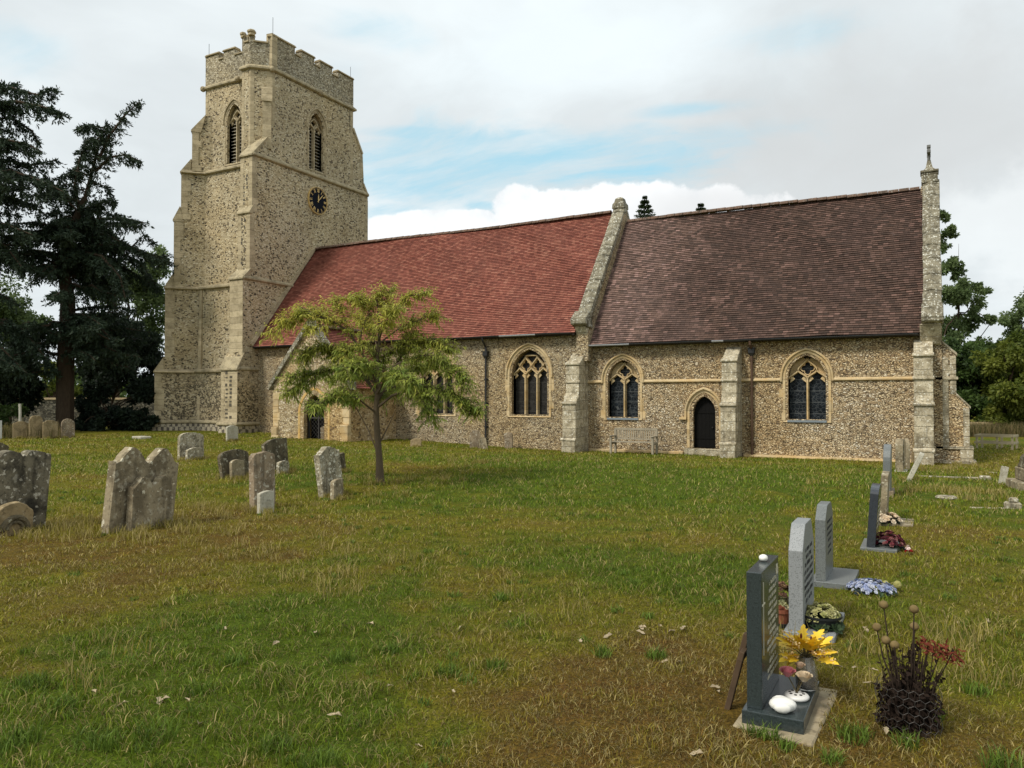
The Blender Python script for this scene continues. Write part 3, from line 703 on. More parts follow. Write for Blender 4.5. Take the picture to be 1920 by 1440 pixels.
# gutters and downpipes
def gutter(x0, x1, y, z, mats, spans):
    for a, b_, m in spans:
        mb = MB(); mb.loft([[(x, y+.055*math.cos(t), z+.055*math.sin(t)) for t in [math.pi+math.pi*k/6 for k in range(7)]]+[(x, y+.045, z+.008), (x, y-.045, z+.008)] for x in (a, b_)])
        part(mb.build('gutter', m, church))
gutter(0, 0, NE-.03, NZ-.02, 0, [(-21.5, -14.9, M_BLK), (-14.9, -13.3, M_GUT), (-13.3, -11.8, M_BLK), (XT+.1, -23.1, M_BLK)])
gutter(0, 0, 26.63, 3.64, 0, [(-11.2, -9.6, M_GUT), (-9.6, -6.6, M_BLK), (-6.6, -6.2, M_GUT), (-6.2, XG0-.05, M_BLK)])
def pipe(x, y, z0, z1, gy, gz_, mat, hz):
    mb = MB(); mb.tube([(x, gy, gz_), (x, gy+.02, gz_-.12), (x, y, z1), (x, y, z0)], .042, 8)
    z = z1-.3
    while z > z0: mb.tube([(x, y, z), (x, y, z-.07)], .055, 8); mb.box(x-.09, x+.09, y+.03, y+.07, z-.06, z-.01); z -= .95
    p = part(mb.build('downpipe', mat, church, smooth=False))
    h = MB(); h.loft([[(x+dx*s, y+dy*s, zz) for dx, dy in ((-.1, -.08), (.1, -.08), (.1, .08), (-.1, .08))] for s, zz in ((.5, hz-.18), (1, hz-.08), (1.05, hz+.06), (1.25, hz+.07), (1.25, hz+.1))]); h.build('hopper', M_BLK, p)
pipe(-15.68, YN-.09, -.6, 3.7, NE-.03, NZ-.06, M_BLK, 3.45)
pipe(-5.32, YC-.09, -.6, 3.3, 26.63, 3.6, M_RUST, 3.28)

# --- south porch
PX, PH, PY = -22.25, 2.05, 23.7
mb = MB(); M = S(PY); dw = (-22.05, .55, -.3, 1.05, .75)
mb.wall([(PX-PH, -.6), (PX+PH, -.6), (PX+PH, 2.2), (PX, 4.68), (PX-PH, 2.2)], [arch(*dw, sill=0)], M, .4)
mb.box(PX-PH+.004, PX-PH+.4, PY+.02, YN, -.6, 2.25); mb.box(PX+PH-.4, PX+PH-.004, PY+.02, YN, -.6, 2.25)
M_FPO = flint('flint porch', ST_NV, (.50, .38, .20), .9, 8.5, (.04, .13), (.30, .21, .10), 1.6)
po = part(mb.build('porch_wall', M_FPO, church))
d = MB(); L = [(.30, -.05), (.30, .02), (.20, .02), (.12, -.08), (.05, -.1), (0, -.2)]
d.loft([[M(a, z, o) for a, z in arch(*dw, w_, sill=0)] for w_, o in L]+[[M(a, z, -.42) for a, z in arch(*dw, 0, sill=0)]], 0, False); d.build('doorway', M_STY, po)
g = MB()
for k in range(14):
    for s in (-1, 1):
        x0 = -22.6; xa, za = x0, -.1+k*.17; pts = []
        L_ = [(x0+t*1.1, (-.55+k*.17)+(t if s > 0 else 1-t)*1.1) for t in np.linspace(0, 1, 12)]
        L_ = [p for p in L_ if -.25 < p[1] < 1.75]
        if len(L_) > 1: g.tube([(p[0], PY+.3, p[1]) for p in L_], .007, 3)
for x in (-22.58, -22.05, -21.52): g.box(x-.025, x+.025, PY+.27, PY+.33, -.2, 1.75)
for z in (.85, -.1, 1.5): g.box(-22.6, -21.5, PY+.275, PY+.325, z-.03, z+.03)
g.build('gate', plain('dark gate', (.05, .045, .04), .6), po)
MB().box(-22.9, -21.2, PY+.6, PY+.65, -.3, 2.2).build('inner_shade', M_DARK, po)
q = MB()
for x0, x1 in ((PX-PH-.02, PX-PH+.3), (PX+PH-.3, PX+PH+.02)):
    z = -.5
    while z < 1.9:
        h = random.uniform(.24, .34); l = random.choice((0, .08)); q.box(x0-(l if x0 > PX else 0)*1, x1+(l if x0 < PX else 0), PY-.025-(.10 if z < .3 else 0), PY+.1, z, z+h-.008); z += h
q.build('quoins', M_STW, po, bevel=.012)
for s in (-1, 1):
    mb = MB(); dx = 2.05*s
    for t in range(5):
        a, b_ = t/5, (t+1)/5-.008
        f = lambda q_, o, y: (PX+dx*(1-q_)*1.09, y, 2.14+(4.80-2.14)*q_+o)
        mb.loft([[f(q_, -.16, y) for y in (PY-.14, PY+.22)]+[f(q_, .14, y) for y in (PY+.22, PY-.14)] for q_ in (a, b_)])
    part(mb.build('coping', M_STG, church, bevel=.015))
# porch roof slopes run along y; build by swapping axes
def cross_roof(s):
    mb = roof('p', PY+.2, 27.2, PX+s*2.25, 2.05, PX, 4.62, M_TN, .006)
    mb.v = [(y, x, z) for x, y, z in mb.v]; return mb
pr = part(cross_roof(1).build('porch_roof', M_TN, church, fix=False)); cross_roof(-1).build('west_slope', M_TN, pr, fix=False)
ridge_ = MB()
for k in range(9): ridge_.loft([[(PX+.14*math.cos(t), y, 4.6+.12*math.sin(t)) for t in [math.pi*i/6 for i in range(7)]] for y in (PY+.2+k*.33, PY+.2+k*.33+.32)])
ridge_.build('ridge_tiles', M_RDG, pr)

# --- tower
Z1, Z2, Z3, Z4, ZT = 3.05, 7.38, 13.42, 17.98, 19.72
XW = [-34.1, -34.0, -33.75, -33.42]; YS = [27.25, 27.4, 27.55, 27.7]; YNn = [34.2, 34.1, 33.9, 33.65]
ew = (30.73, .54, 13.75, 15.95, .85); sw_ = (-31.28, .52, 13.75, 15.95, .85)
mb = MB()
lev = [-.6, Z1, Z2, Z3, Z4]
yl, yr_ = 27.65, 33.62
mb.wall([(YS[0], -.6), (YNn[0], -.6), (YNn[0], Z1), (YNn[1], Z1+.15), (YNn[1], Z2), (YNn[2], Z2+.15), (YNn[2], Z3), (YNn[3], Z3+.15), (YNn[3], ZT-.5), (YS[3], ZT-.5), (YS[3], Z3+.15), (YS[2], Z3), (YS[2], Z2+.15), (YS[1], Z2), (YS[1], Z1+.15), (YS[0], Z1)], [arch(*ew)], E(XT), .7)
mb.wall([(XW[3], Z3+.12), (XT, Z3+.12), (XT, ZT-.5), (XW[3], ZT-.5)], [arch(*sw_)], S(YS[3]), .7)
for i in range(3):
    za, zb = ([-.6, Z1, Z2][i], [Z1, Z2, Z3][i])
    mb.add([(XW[i], YS[i], za+(.15 if i else 0)), (XT, YS[i], za+(.15 if i else 0)), (XT, YS[i], zb), (XW[i], YS[i], zb), (XW[i+1], YS[i+1], zb+.15), (XT, YS[i+1], zb+.15),
            (XW[i], YNn[i], za), (XW[i], YNn[i], zb), (XW[i+1], YNn[i+1], zb+.15)], [(0, 1, 2, 3), (3, 2, 5, 4), (6, 0, 3, 7), (7, 3, 4, 8)])
mb.add([(XW[3], YS[3], Z3+.15), (XW[3], YNn[3], Z3+.15), (XW[3], YNn[3], ZT-.5), (XW[3], YS[3], ZT-.5)], [(0, 1, 2, 3)])
mb.add([(XW[0], YNn[0], -.6), (XT, YNn[0], -.6), (XT, YNn[0], Z3), (XW[0], YNn[0], Z3)], [(0, 1, 2, 3)]); mb.box(XW[3], XT, YNn[3]-.3, YNn[3], Z3, ZT-.5)
mb.box(XW[3]+.3, XT-.8, YS[3]+.8, YNn[3]-.3, ZT-1.6, ZT-1.5)
tw = part(mb.build('tower_wall', M_FTW, church))
for M, wdef in ((E(XT), ew), (S(YS[3]), sw_)):
    window(M, *wdef, 2, church, .16, M_STT, None, .62, .28, louv=True, name='belfry_window')

# turret at the south-east corner: octagonal sides
P3 = (XT, 27.6); P2 = (-29.23, 26.87); P1 = (-29.8, 26.87); P0 = (-30.1, 27.75)
def off_poly(k, pts): 
    c = (-29.2, 27.7); return [(c[0]+(x-c[0])*k, c[1]+(y-c[1])*k) for x, y in pts]
tp = [P0, P1, P2, (XT-.003, 27.6), (XT-.003, 28.3), (P0[0], 28.3)]
mb = MB(); mb.loft([[(x, y, z) for x, y in tp] for z in (-.6, Z4)]); part(mb.build('stair_turret', M_FTW, church))
# turret and wall parapets with battlements
def seg_wall(p, q, th, spans, zc, zm, mats=None):
    """parapet from p to q (outer face), merlons at spans (fractions)"""
    mb = MB(); cpx = MB(); P, Q = Vector((*p, 0)), Vector((*q, 0)); d = (Q-P); L = d.length; d.normalize(); n = Vector((d.y, -d.x, 0))
    def bx(m, a, b_, z0, z1, o0, o1):
        c = [P+d*a+n*o0, P+d*b_+n*o0, P+d*b_+n*o1, P+d*a+n*o1]
        m.loft([[(v.x, v.y, z) for v in c] for z in (z0, z1)])
    bx(mb, 0, L, Z4-.02, zc, -th, 0)
    prev = 0
    for a, b_ in spans:
        bx(mb, a*L, b_*L, zc, zm, -th, 0)
        e0 = max(a*L-.04, 0); e1 = min(b_*L+.04, L)
        bx(cpx, e0, e1, zm, zm+.05, -th-.05, .07); bx(cpx, e0, e1, zm+.05, zm+.11, -th, .02)
        if a*L-prev > .05: bx(cpx, prev+.0, a*L, zc, zc+.08, -th-.05, .06)
        prev = b_*L
    if L-prev > .05: bx(cpx, prev, L, zc, zc+.08, -th-.05, .06)
    o = part(mb.build('parapet', M_FPA, church)); cpx.build('coping', M_STT, o, bevel=.01); return o
ZC, ZM = 19.28, 19.64
def fy(px): return at(px, 140, X=XT).y
def fx(px): return at(px, 120, Y=YS[3]-.03).x
y0, y1 = 27.55, YNn[3]; L_ = y1-y0
es = [((fy(a)-y0)/L_, min((fy(b_)-y0)/L_, 1)) for a, b_ in ((505, 552), (564, 588.5), (599, 622), (633, 662))]; es[0] = (0, es[0][1])
seg_wall((XT+.03, y0), (XT+.03, y1), .35, es, ZC, ZM)
x0, x1 = XW[3], P0[0]+.1; L_ = x1-x0
ss = [(max((fx(a)-x0)/L_, 0), min((fx(b_)-x0)/L_, 1)) for a, b_ in ((378, 410), (419, 440))]
seg_wall((x0, YS[3]-.03), (x1, YS[3]-.03), .35, ss, ZC, ZM)
seg_wall((XW[3]-.03, y1), (XW[3]-.03, YS[3]+.01), .35, [(0, .15), (.25, .45), (.55, .75), (.85, 1)], ZC, ZM)
seg_wall((XT, y1), (XW[3], y1), .35, [(0, .15), (.25, .45), (.55, .75), (.85, 1)], ZC, ZM)
zt = .30
seg_wall((P2[0]-.0, P2[1]-.03), (P3[0]+.03, P3[1]-.0), .3, [(0, .13), (.78, 1)], ZC-.06, ZM-.08)
seg_wall((P1[0], P1[1]-.03), (P2[0], P2[1]-.03), .3, [(0, .25), (.85, 1)], ZC-.06, ZM-.08)
seg_wall((P0[0], P0[1]), (P1[0], P1[1]-.02), .3, [(.6, 1)], ZC-.06, ZM-.08)
# caps on the turret corners
for (x, y), r in ((P1, .13), (P2, .17)):
    part(MB().lathe([(r, 0), (r, .1), (r*1.3, .14), (r*1.3, .22), (r*1.0, .27), (r*.7, .28)], (x+.03, y+.02, ZM-.12), 6).build('turret_cap', M_STT, church))
mb = MB(); mb.loft([[(x+XT, y+27.62, z) for x, y in ((-.28, -.17), (.06, -.12), (.07, .22), (-.28, .3))] for z in (Z4, ZM+.10)])
part(mb.build('turret_pier', M_STT, church))
# quoin strips
def strip(pts, z0, z1, name='quoins', mat=M_STT):
    mb = MB()
    z = z0
    while z < z1-.02:
        h = min(random.uniform(.26, .36), z1-z); k_ = random.choice((1, 1, 1.25))
        c = pts(k_); mb.loft([[(x, y, zz) for x, y in c] for zz in (z, z+h-.004)]); z += h
    return part(mb.build(name, mat, church))
strip(lambda k_: [(XT-.1, YNn[3]-.22*k_), (XT+.008, YNn[3]-.22*k_), (XT+.008, YNn[3]+.008), (XT-.1, YNn[3]+.008)], Z3+.2, Z4)
strip(lambda k_: [(P2[0]-.12, P2[1]-.008), (P2[0]+.0, P2[1]-.008), (P2[0]+.13*k_, P2[1]+.13*k_-.008), (P2[0]+.05, P2[1]+.2)], Z3, ZM)
strip(lambda k_: [(P1[0]-.006, P1[1]-.008), (P1[0]+.14*k_, P1[1]-.008), (P1[0]+.14*k_, P1[1]+.1), (P1[0]-.05, P1[1]+.16)], Z3, ZM)
strip(lambda k_: [(XT-.2, 27.6-.2-.01), (XT+.008, 27.6-.01), (XT+.008, 27.6+.16*k_), (XT-.2, 27.7)], Z3+1.8, Z4)
strip(lambda k_: [(XW[3]-.01, YS[3]-.01), (XW[3]+.17*k_, YS[3]-.01), (XW[3]+.17*k_, YS[3]+.1), (XW[3]-.01, YS[3]+.2)], Z3+2.6, ZC)
# strings round the tower
def ring(z, i, extra=0, h=.2, w=.14, xk=0, mat=M_STR, name='string_course'):
    b_ = YS[i]
    string([(XW[i], YNn[i], z), (XW[i], b_, z), (-29.9, b_, z)], w, h, mat, name)
string([(XW[3], YNn[3], Z4), (XW[3], YS[3], Z4), (P1[0]-.12, YS[3], Z4), (P1[0], P1[1], Z4), (P2[0], P2[1], Z4), (P3[0], P3[1], Z4), (XT, YNn[3]+.05, Z4), (XT-1, YNn[3]+.05, Z4)], .13, .22)
for z, i in ((Z3, 2), (Z2, 1), (Z1, 0)): ring(z, i)
for c in ((XT+.1, 30.9, Z4-.02), (XW[3]-.1, YS[3]-.1, Z4-.03), (-30.9, YS[3]-.14, Z4-.02), (XT+.03, 27.55, Z4-.02)): part(MB().sphere(c, .15, 8, 6, jit=.1).build('carved_boss', M_STT, church))
part(MB().tube([(-30.95, YS[3]-.14, Z4-.1), (-31.0, YS[3]-.55, Z4-.32)], .04, 6).build('water_spout', M_STR, church))
for x, y in ((XW[3]+.1, YS[3]+.1), (XT-.1, 27.7), (XT-.1, YNn[3]-.1)): part(MB().tube([(x, y, ZM), (x, y, ZM+.75 if y > 27.7 or x < -30 else ZM+1.0)], .012, 4).build('lightning_rod', M_BLK, church))

# south-east angle buttress, in stages, end face looking south
def stage(x0, x1, y0, z0, z1, ztop, ytop, mat, gablet=False):
    mb = MB(); mb.loft([[(x, 28, z0), (x, y0, z0), (x, y0, z1), (x, ytop, ztop), (x, 28, ztop)] for x in (x0, x1)])
    return mb
bt = MB(); X1 = XT+.015
def bstage(x0, y0, z0, z1, dz, y_next, mat, quo=True, wid=.26):
    global X1_; X1_ = X1+(y0 < 25.6)*.009+(y0 < 26.0)*.006+(y0 < 26.25)*.003; part(stage(x0, X1_, y0, z0, z1, z1+dz, y_next+.02, mat).build('buttress', M_FTW, church))
    m2 = MB(); z = z0+.02
    while z < z1-.05:
        h = min(random.uniform(.25, .35), z1-z-.01); k_ = random.choice((1, 1, 1.3)); 
        m2.loft([[(X1+.008, y0+wid*k_, zz), (X1+.008, y0-.008, zz), (X1-.22, y0-.008, zz), (X1-.22, y0+wid*k_, zz)] for zz in (z, z+h-.004)])
        m2.loft([[(x0-.008, y0+wid, zz), (x0-.008, y0-.008, zz), (x0+.2*k_, y0-.008, zz), (x0+.2*k_, y0+wid, zz)] for zz in (z, z+h-.004)]); z += h
    part(m2.build('quoins', M_STT, church))
    m3 = MB(); m3.loft([[(x, y_next+.06, z1+dz+.03), (x, y0-.08, z1-.0), (x, y0-.08, z1-.08), (x, y0+.1, z1-.1)] for x in (x0-.06, X1+.06)])
    part(m3.build('set_off', M_STR, church, bevel=.01))
bstage(-29.56, 25.5, -.6, Z1, .75, 25.8, M_FTW)
bstage(-29.34, 25.8, Z1, Z2, .5, 26.2, M_FTW)
bstage(-29.26, 26.2, Z2, 10.6, .35, 26.32, M_FTW)
bstage(-29.26, 26.32, 10.6, Z3-.02, 1.1, 27.2, M_FTW)
string([(X1, 25.5, Z1), (X1, 26.75, Z1)], .1, .18); string([(X1, 25.8, Z2), (X1, 29.0, Z2)], .1, .18)
string([(X1-.0, 26.32, Z3), (X1, 34.95, Z3)], .11, .2)
M_KNAP = plain('knapped flint', (.10, .085, .06), .5, .4)
# flushwork panels on the buttress
def flush(x0, x1, y, z0, z1, seed):
    r = random.Random(seed); mb = MB(); z = z0
    while z < z1:
        for k_ in range(2):
            if r.random() < .62: 
                w = (x1-x0)/2; xx = x0+k_*w; mb.box(xx+r.uniform(.02, .06), xx+w*r.uniform(.5, .8), y-.011, y+.05, z, z+r.uniform(.06, .15))
        z += .19
    part(mb.build('flushwork', M_KNAP, church))
part(MB().box(-29.32, -28.70, 25.494, 25.6, .5, Z1-.1).build('flushwork_panel', M_STT, church)); flush(-29.30, -28.75, 25.494, .7, 2.8, 1); flush(-29.1, -28.72, 26.2, 7.9, 10.3, 2); flush(-29.1, -28.72, 26.32, 11.0, 13.0, 3)
part(MB().box(-29.35, -28.49, 25.786, 25.9, Z1+.8, Z2-.1).build('buttress', M_STT, church))
# short upper spur on the turret's south-east side
sp = MB(); dv = Vector((.7071, .7071)); nv = Vector((.7071, -.7071)); c0 = Vector((P2[0]+.42, P2[1]+.42))
def spq(a, o, z): p = c0+dv*a+nv*o; return (p.x, p.y, z)
sp.loft([[spq(a, -.1, Z3+.5), spq(a, .26, Z3+.5), spq(a, .22, 16.3), spq(a, .0, 16.95), spq(a, -.1, 16.95)] for a in (-.02, .40)])
sp.loft([[spq(a, .0, 16.98), spq(a, .30, 16.26), spq(a, .30, 16.34), spq(a, .0, 17.06)] for a in (-.08, .44)])
part(sp.build('buttress', M_STT, church))

# south-west diagonal buttress
def sw_px(px, i):
    """how far the stage must reach for its near corner to stand at that bearing"""
    C = Vector((XW[i]+.12, YS[i]+.12)); u = (px-960)/FPX; lo, hi = 0, 4
    for _ in range(40):
        s = (lo+hi)/2; x = C.x-s+.28; y = C.y-s-.28
        v = (math.cos(YAW)*x+math.sin(YAW)*y)/(-math.sin(YAW)*x+math.cos(YAW)*y)
        if v > u: lo = s
        else: hi = s
    return s
mb = MB(); q = MB()
def dq(i, s, o, z): C = Vector((XW[i]+.12, YS[i]+.12)); return (C.x-s+o*.7071, C.y-s-o*.7071, z)
cur = [(-.6, .42, 285, 0), (.5, Z1, 290, 0), (Z1+.05, Z2, 308.5, 1), (Z2+.05, 10.9, 324, 2), (10.95, Z3, 337, 2), (Z3+.05, 15.6, 357, 3)]
ss_ = [sw_px(c[2], c[3]) for c in cur]
for k_, (z0, z1, px_, i) in enumerate(cur):
    s = ss_[k_]; s2 = ss_[k_+1] if k_+1 < len(cur) else .05; i2 = cur[k_+1][3] if k_+1 < len(cur) else 3
    if i2 != i: s2 -= ((XW[i2]-XW[i])+(YS[i2]-YS[i]))/2
    dz = .7 if k_ > 0 else .08
    if k_ == 5: dz = .85
    mb.loft([[dq(i, -.3, o, z0), dq(i, s, o, z0), dq(i, s, o, z1), dq(i, s2, o, z1+dz), dq(i, -.3, o, z1+dz)] for o in (-.4, .4-.005*k_)])
    z = z0
    while z < z1-.03:
        h = min(random.uniform(.26, .34), z1-z); l = random.choice((.22, .32))
        q.loft([[dq(i, s+.008, o, zz), dq(i, s-l, o, zz)] + [dq(i, s-l, o+.01, zz), dq(i, s+.008, o+.01, zz)] for o, zz in ((.4, z), (.4, z+h-.004))][:2]); z += h
    if k_ > 0: q.loft([[dq(i, s-.3, o, z1-.1), dq(i, s+.05, o, z1-.07), dq(i, s+.05, o, z1), dq(i, s2+.04, o, z1+dz+.02)] for o in (-.43, .43)])
    if k_ in (1, 2, 4): q.loft([[dq(i, -.5, .46, z1-.1), dq(i, -.5, .56, z1-.06), dq(i, -.5, .54, z1+.0), dq(i, -.5, .42, z1+.1)], [dq(i, s, .46, z1-.1), dq(i, s, .56, z1-.06), dq(i, s, .54, z1+.0), dq(i, s, .42, z1+.1)]])
part(mb.build('buttress', M_FTW, church)); part(q.build('quoins', M_STT, church))
# vertical stone shaft where buttress and wall meet
part(MB().loft([[(XW[1]+.62, YS[0]-.04, -.5), (XW[1]+.86, YS[0]-.04, -.5), (XW[1]+.86, YS[1], -.5), (XW[1]+.62, YS[1], -.5)], [(XW[1]+.62, YS[1]-.05, Z2), (XW[1]+.82, YS[1]-.05, Z2), (XW[1]+.82, YS[1]+.1, Z2), (XW[1]+.62, YS[1]+.1, Z2)]]).build('pilaster', M_STT, church))
# north-east buttress seen in profile
nb = MB()
nb.loft([[(x, y, z) for y, z in ((33, -.6), (35.0, -.6), (34.97, Z3-.05), (34.62, Z3+.55), (34.5, 15.7), (34.1, 16.35), (33.68, 16.9), (33, 16.9))] for x in (XT-.8, XT+.006)])
part(nb.build('buttress', M_FTW, church))
nb = MB()
for pts in (((35.05, Z3-.05), (34.6, Z3+.6), (34.5, Z3+.55), (34.95, Z3-.12)), ((34.52, 15.7), (33.7, 16.95), (33.6, 16.85), (34.42, 15.64))):
    nb.loft([[(x, y, z) for y, z in pts] for x in (XT-.85, XT+.05)])
z = 8
while z < 15.6:
    ye = 34.97 if z < Z3-.3 else 34.58-(z-Z3-.5)*.06
    if not Z3-.35 < z < Z3+.6: nb.box(XT-.5, XT+.012, ye-random.choice((.2, .28)), ye+.012, z, z+.295)
    z += .3
part(nb.build('quoins', M_STT, church))
# plinth with chequer flushwork
cq = MB(); cq.loft([[(x, y, z) for x, y in ((XW[0], YS[0]-.13), (-29.6, YS[0]-.13), (-29.6, 25.38), (XT+.12, 25.38), (XT+.12, YN-.01), (XT+.0, YN-.01), (XT, 28), (XW[0], 28))] for z in (-.6, .40)])
cq.loft([[dq(0, -.3, .50, z), dq(0, ss_[1]+.1, .50, z), dq(0, ss_[1]+.1, -.4, z), dq(0, -.3, -.4, z)] for z in (-.6, .40)])
part(cq.build('plinth', M_CHQ, church))
string([dq(0, ss_[1]+.1, .50, .44), dq(0, -.2, .50, .44)], .07, .16, M_STR, 'plinth_moulding')
string([(XW[0]+.5, YS[0]-.13, .44), (-29.6, YS[0]-.13, .44)], .07, .16, M_STR, 'plinth_moulding')
string([(-29.6, YS[0]-.13, .44), (-29.6, 25.38, .44), (XT+.12, 25.38, .44), (XT+.12, YN, .44)], .07, .16, M_STR, 'plinth_moulding')
# stone verge where nave roof meets the tower
vg = MB()
for s in (1,):
    vg.loft([[(x, NE-.05, NZ+.0), (x, NE-.18, NZ+.12), (x, NRY-.1, NRZ+.25), (x, NRY, NRZ+.1)] for x in (XT-.02, XT+.09)])
part(vg.build('verge', M_STT, church))

# clock
mc = (30.8, 12.14)
def disc(r0, r1, o0, o1, n=40):
    mb = MB(); f = lambda r, o: [(XT+o, mc[0]+r*math.cos(2*math.pi*k_/n), mc[1]+r*math.sin(2*math.pi*k_/n)) for k_ in range(n)]
    if r0 == 0: mb.loft([f(r1, o0), f(r1, o1)])
    else: mb.loft([f(r0, o0), f(r1, o0), f(r1, o1), f(r0, o1), f(r0, o0)], caps=False)
    return mb
ck = part(disc(0, .70, 0, .06).build('clock_face', M_CLK, church))
disc(.695, .722, .0, .08).build('rim', M_GOLD, ck); 
nm = MB()
def stroke(ang, x0, z0, x1, z1, w):
    """a bar in a numeral standing radially at ang; x sideways, z outward"""
    d = Vector((x1-x0, z1-z0)); d.normalize(); n_ = Vector((-d.y, d.x))*w/2
    ca, sa = math.cos(ang), math.sin(ang)
    pts = [(x0+n_.x, z0+n_.y), (x1+n_.x, z1+n_.y), (x1-n_.x, z1-n_.y), (x0-n_.x, z0-n_.y)]
    W = [(a*ca+b_*sa, -a*sa+b_*ca) for a, b_ in pts]
    nm.loft([[(XT+o, mc[0]+a, mc[1]+b_) for a, b_ in W] for o in (.06, .072)])
for h, s in enumerate(('XII', 'I', 'II', 'III', 'IV', 'V', 'VI', 'VII', 'VIII', 'IX', 'X', 'XI')):
    wd = {'I': .040, 'V': .092, 'X': .092}; tot = sum(wd[c] for c in s); x = -tot/2; an = h*math.pi/6; a, b_ = .44, .63
    for c in s:
        w = wd[c]
        if c == 'I': stroke(an, x+w/2, a, x+w/2, b_, .026)
        elif c == 'V': stroke(an, x+.008, b_, x+w/2, a, .016); stroke(an, x+w-.008, b_, x+w/2, a, .012)
        else: stroke(an, x+.008, b_, x+w-.008, a, .016); stroke(an, x+w-.008, b_, x+.008, a, .012)
        x += w
nm.build('numerals', M_GOLD, ck)
disc(.655, .665, .06, .071).build('minute_ring', M_GOLD, ck)
def hand(ang, L, w, name, o):
    mb = MB(); ca, sa = math.cos(ang), math.sin(ang)
    pts = [(-w/2, -.1), (w/2, -.1), (w*.7, L*.6), (0, L), (-w*.7, L*.6)]
    mb.loft([[(XT+oo, mc[0]+a*ca+b_*sa, mc[1]-a*sa+b_*ca) for a, b_ in pts] for oo in (o, o+.012)]); mb.build(name, M_GOLD, ck)
hand(R(4), .36, .05, 'hour_hand', .08); hand(R(43), .56, .035, 'minute_hand', .095)
# ------------------------------------------------------------------ gravestones
M_G1 = stone('old limestone grey', (.30, .245, .155), (.15, .12, .075), (.48, .44, .33), .5, 0, scale=3.5, bstr=.8, crust=.12)
M_G2 = stone('old limestone speckled', (.38, .33, .23), (.17, .145, .095), (.58, .55, .45), .75, 0, scale=5, bstr=1.0, spots=.8, crust=.3)
M_G3 = stone('dark weathered stone', (.15, .122, .075), (.07, .058, .036), (.30, .28, .21), .35, 0, scale=4, bstr=.8, crust=0.2)
M_G4 = stone('pale stone', (.46, .43, .34), (.34, .31, .23), (.6, .58, .5), .4, 0, scale=5, bstr=.4)
M_G5 = stone('warm lichened stone', (.30, .23, .15), (.17, .13, .085), (.46, .42, .33), .55, 0, scale=5, bstr=.9, crust=.2)
M_G6 = stone('shadow streaked stone', (.20, .175, .12), (.04, .036, .028), (.44, .41, .33), .45, 0, scale=2.6, bstr=.9, crust=.3)
M_GT = stone('tan ivy stone', (.32, .24, .13), (.20, .15, .08), (.45, .38, .25), .4, 0, scale=4, bstr=.6)
def granite(name, base, speck, rough=.3, sc=160, amt=.5, spec=.5):
    m, nt, b = newmat(name, rough, spec); P = objc(nt)
    f = noise(nt, P, sc, 2, .8); g = noise(nt, P, sc*.45, 2, .7)
    c = mix(nt, math_(nt, 'MULTIPLY', smooth(nt, f, .53, .62), amt), base, speck)
    c = mix(nt, math_(nt, 'MULTIPLY', smooth(nt, g, .55, .62), amt), c, tuple(k*.35 for k in base))
    setc(nt, b, c); return m
M_GRD = granite('dark green granite', (.030, .040, .040), (.07, .085, .085), .22)
M_GRL = granite('pale grey granite', (.23, .24, .24), (.38, .39, .39), .5, 260, .7)
M_GRM = granite('mid grey granite', (.14, .15, .145), (.24, .25, .24), .4, 240, .7)
M_GRB = granite('blue black granite', (.035, .040, .048), (.07, .08, .09), .25)
M_INS = plain('gilt lettering', (.62, .58, .45), .5)
M_INK = plain('dark lettering', (.05, .05, .05), .7)

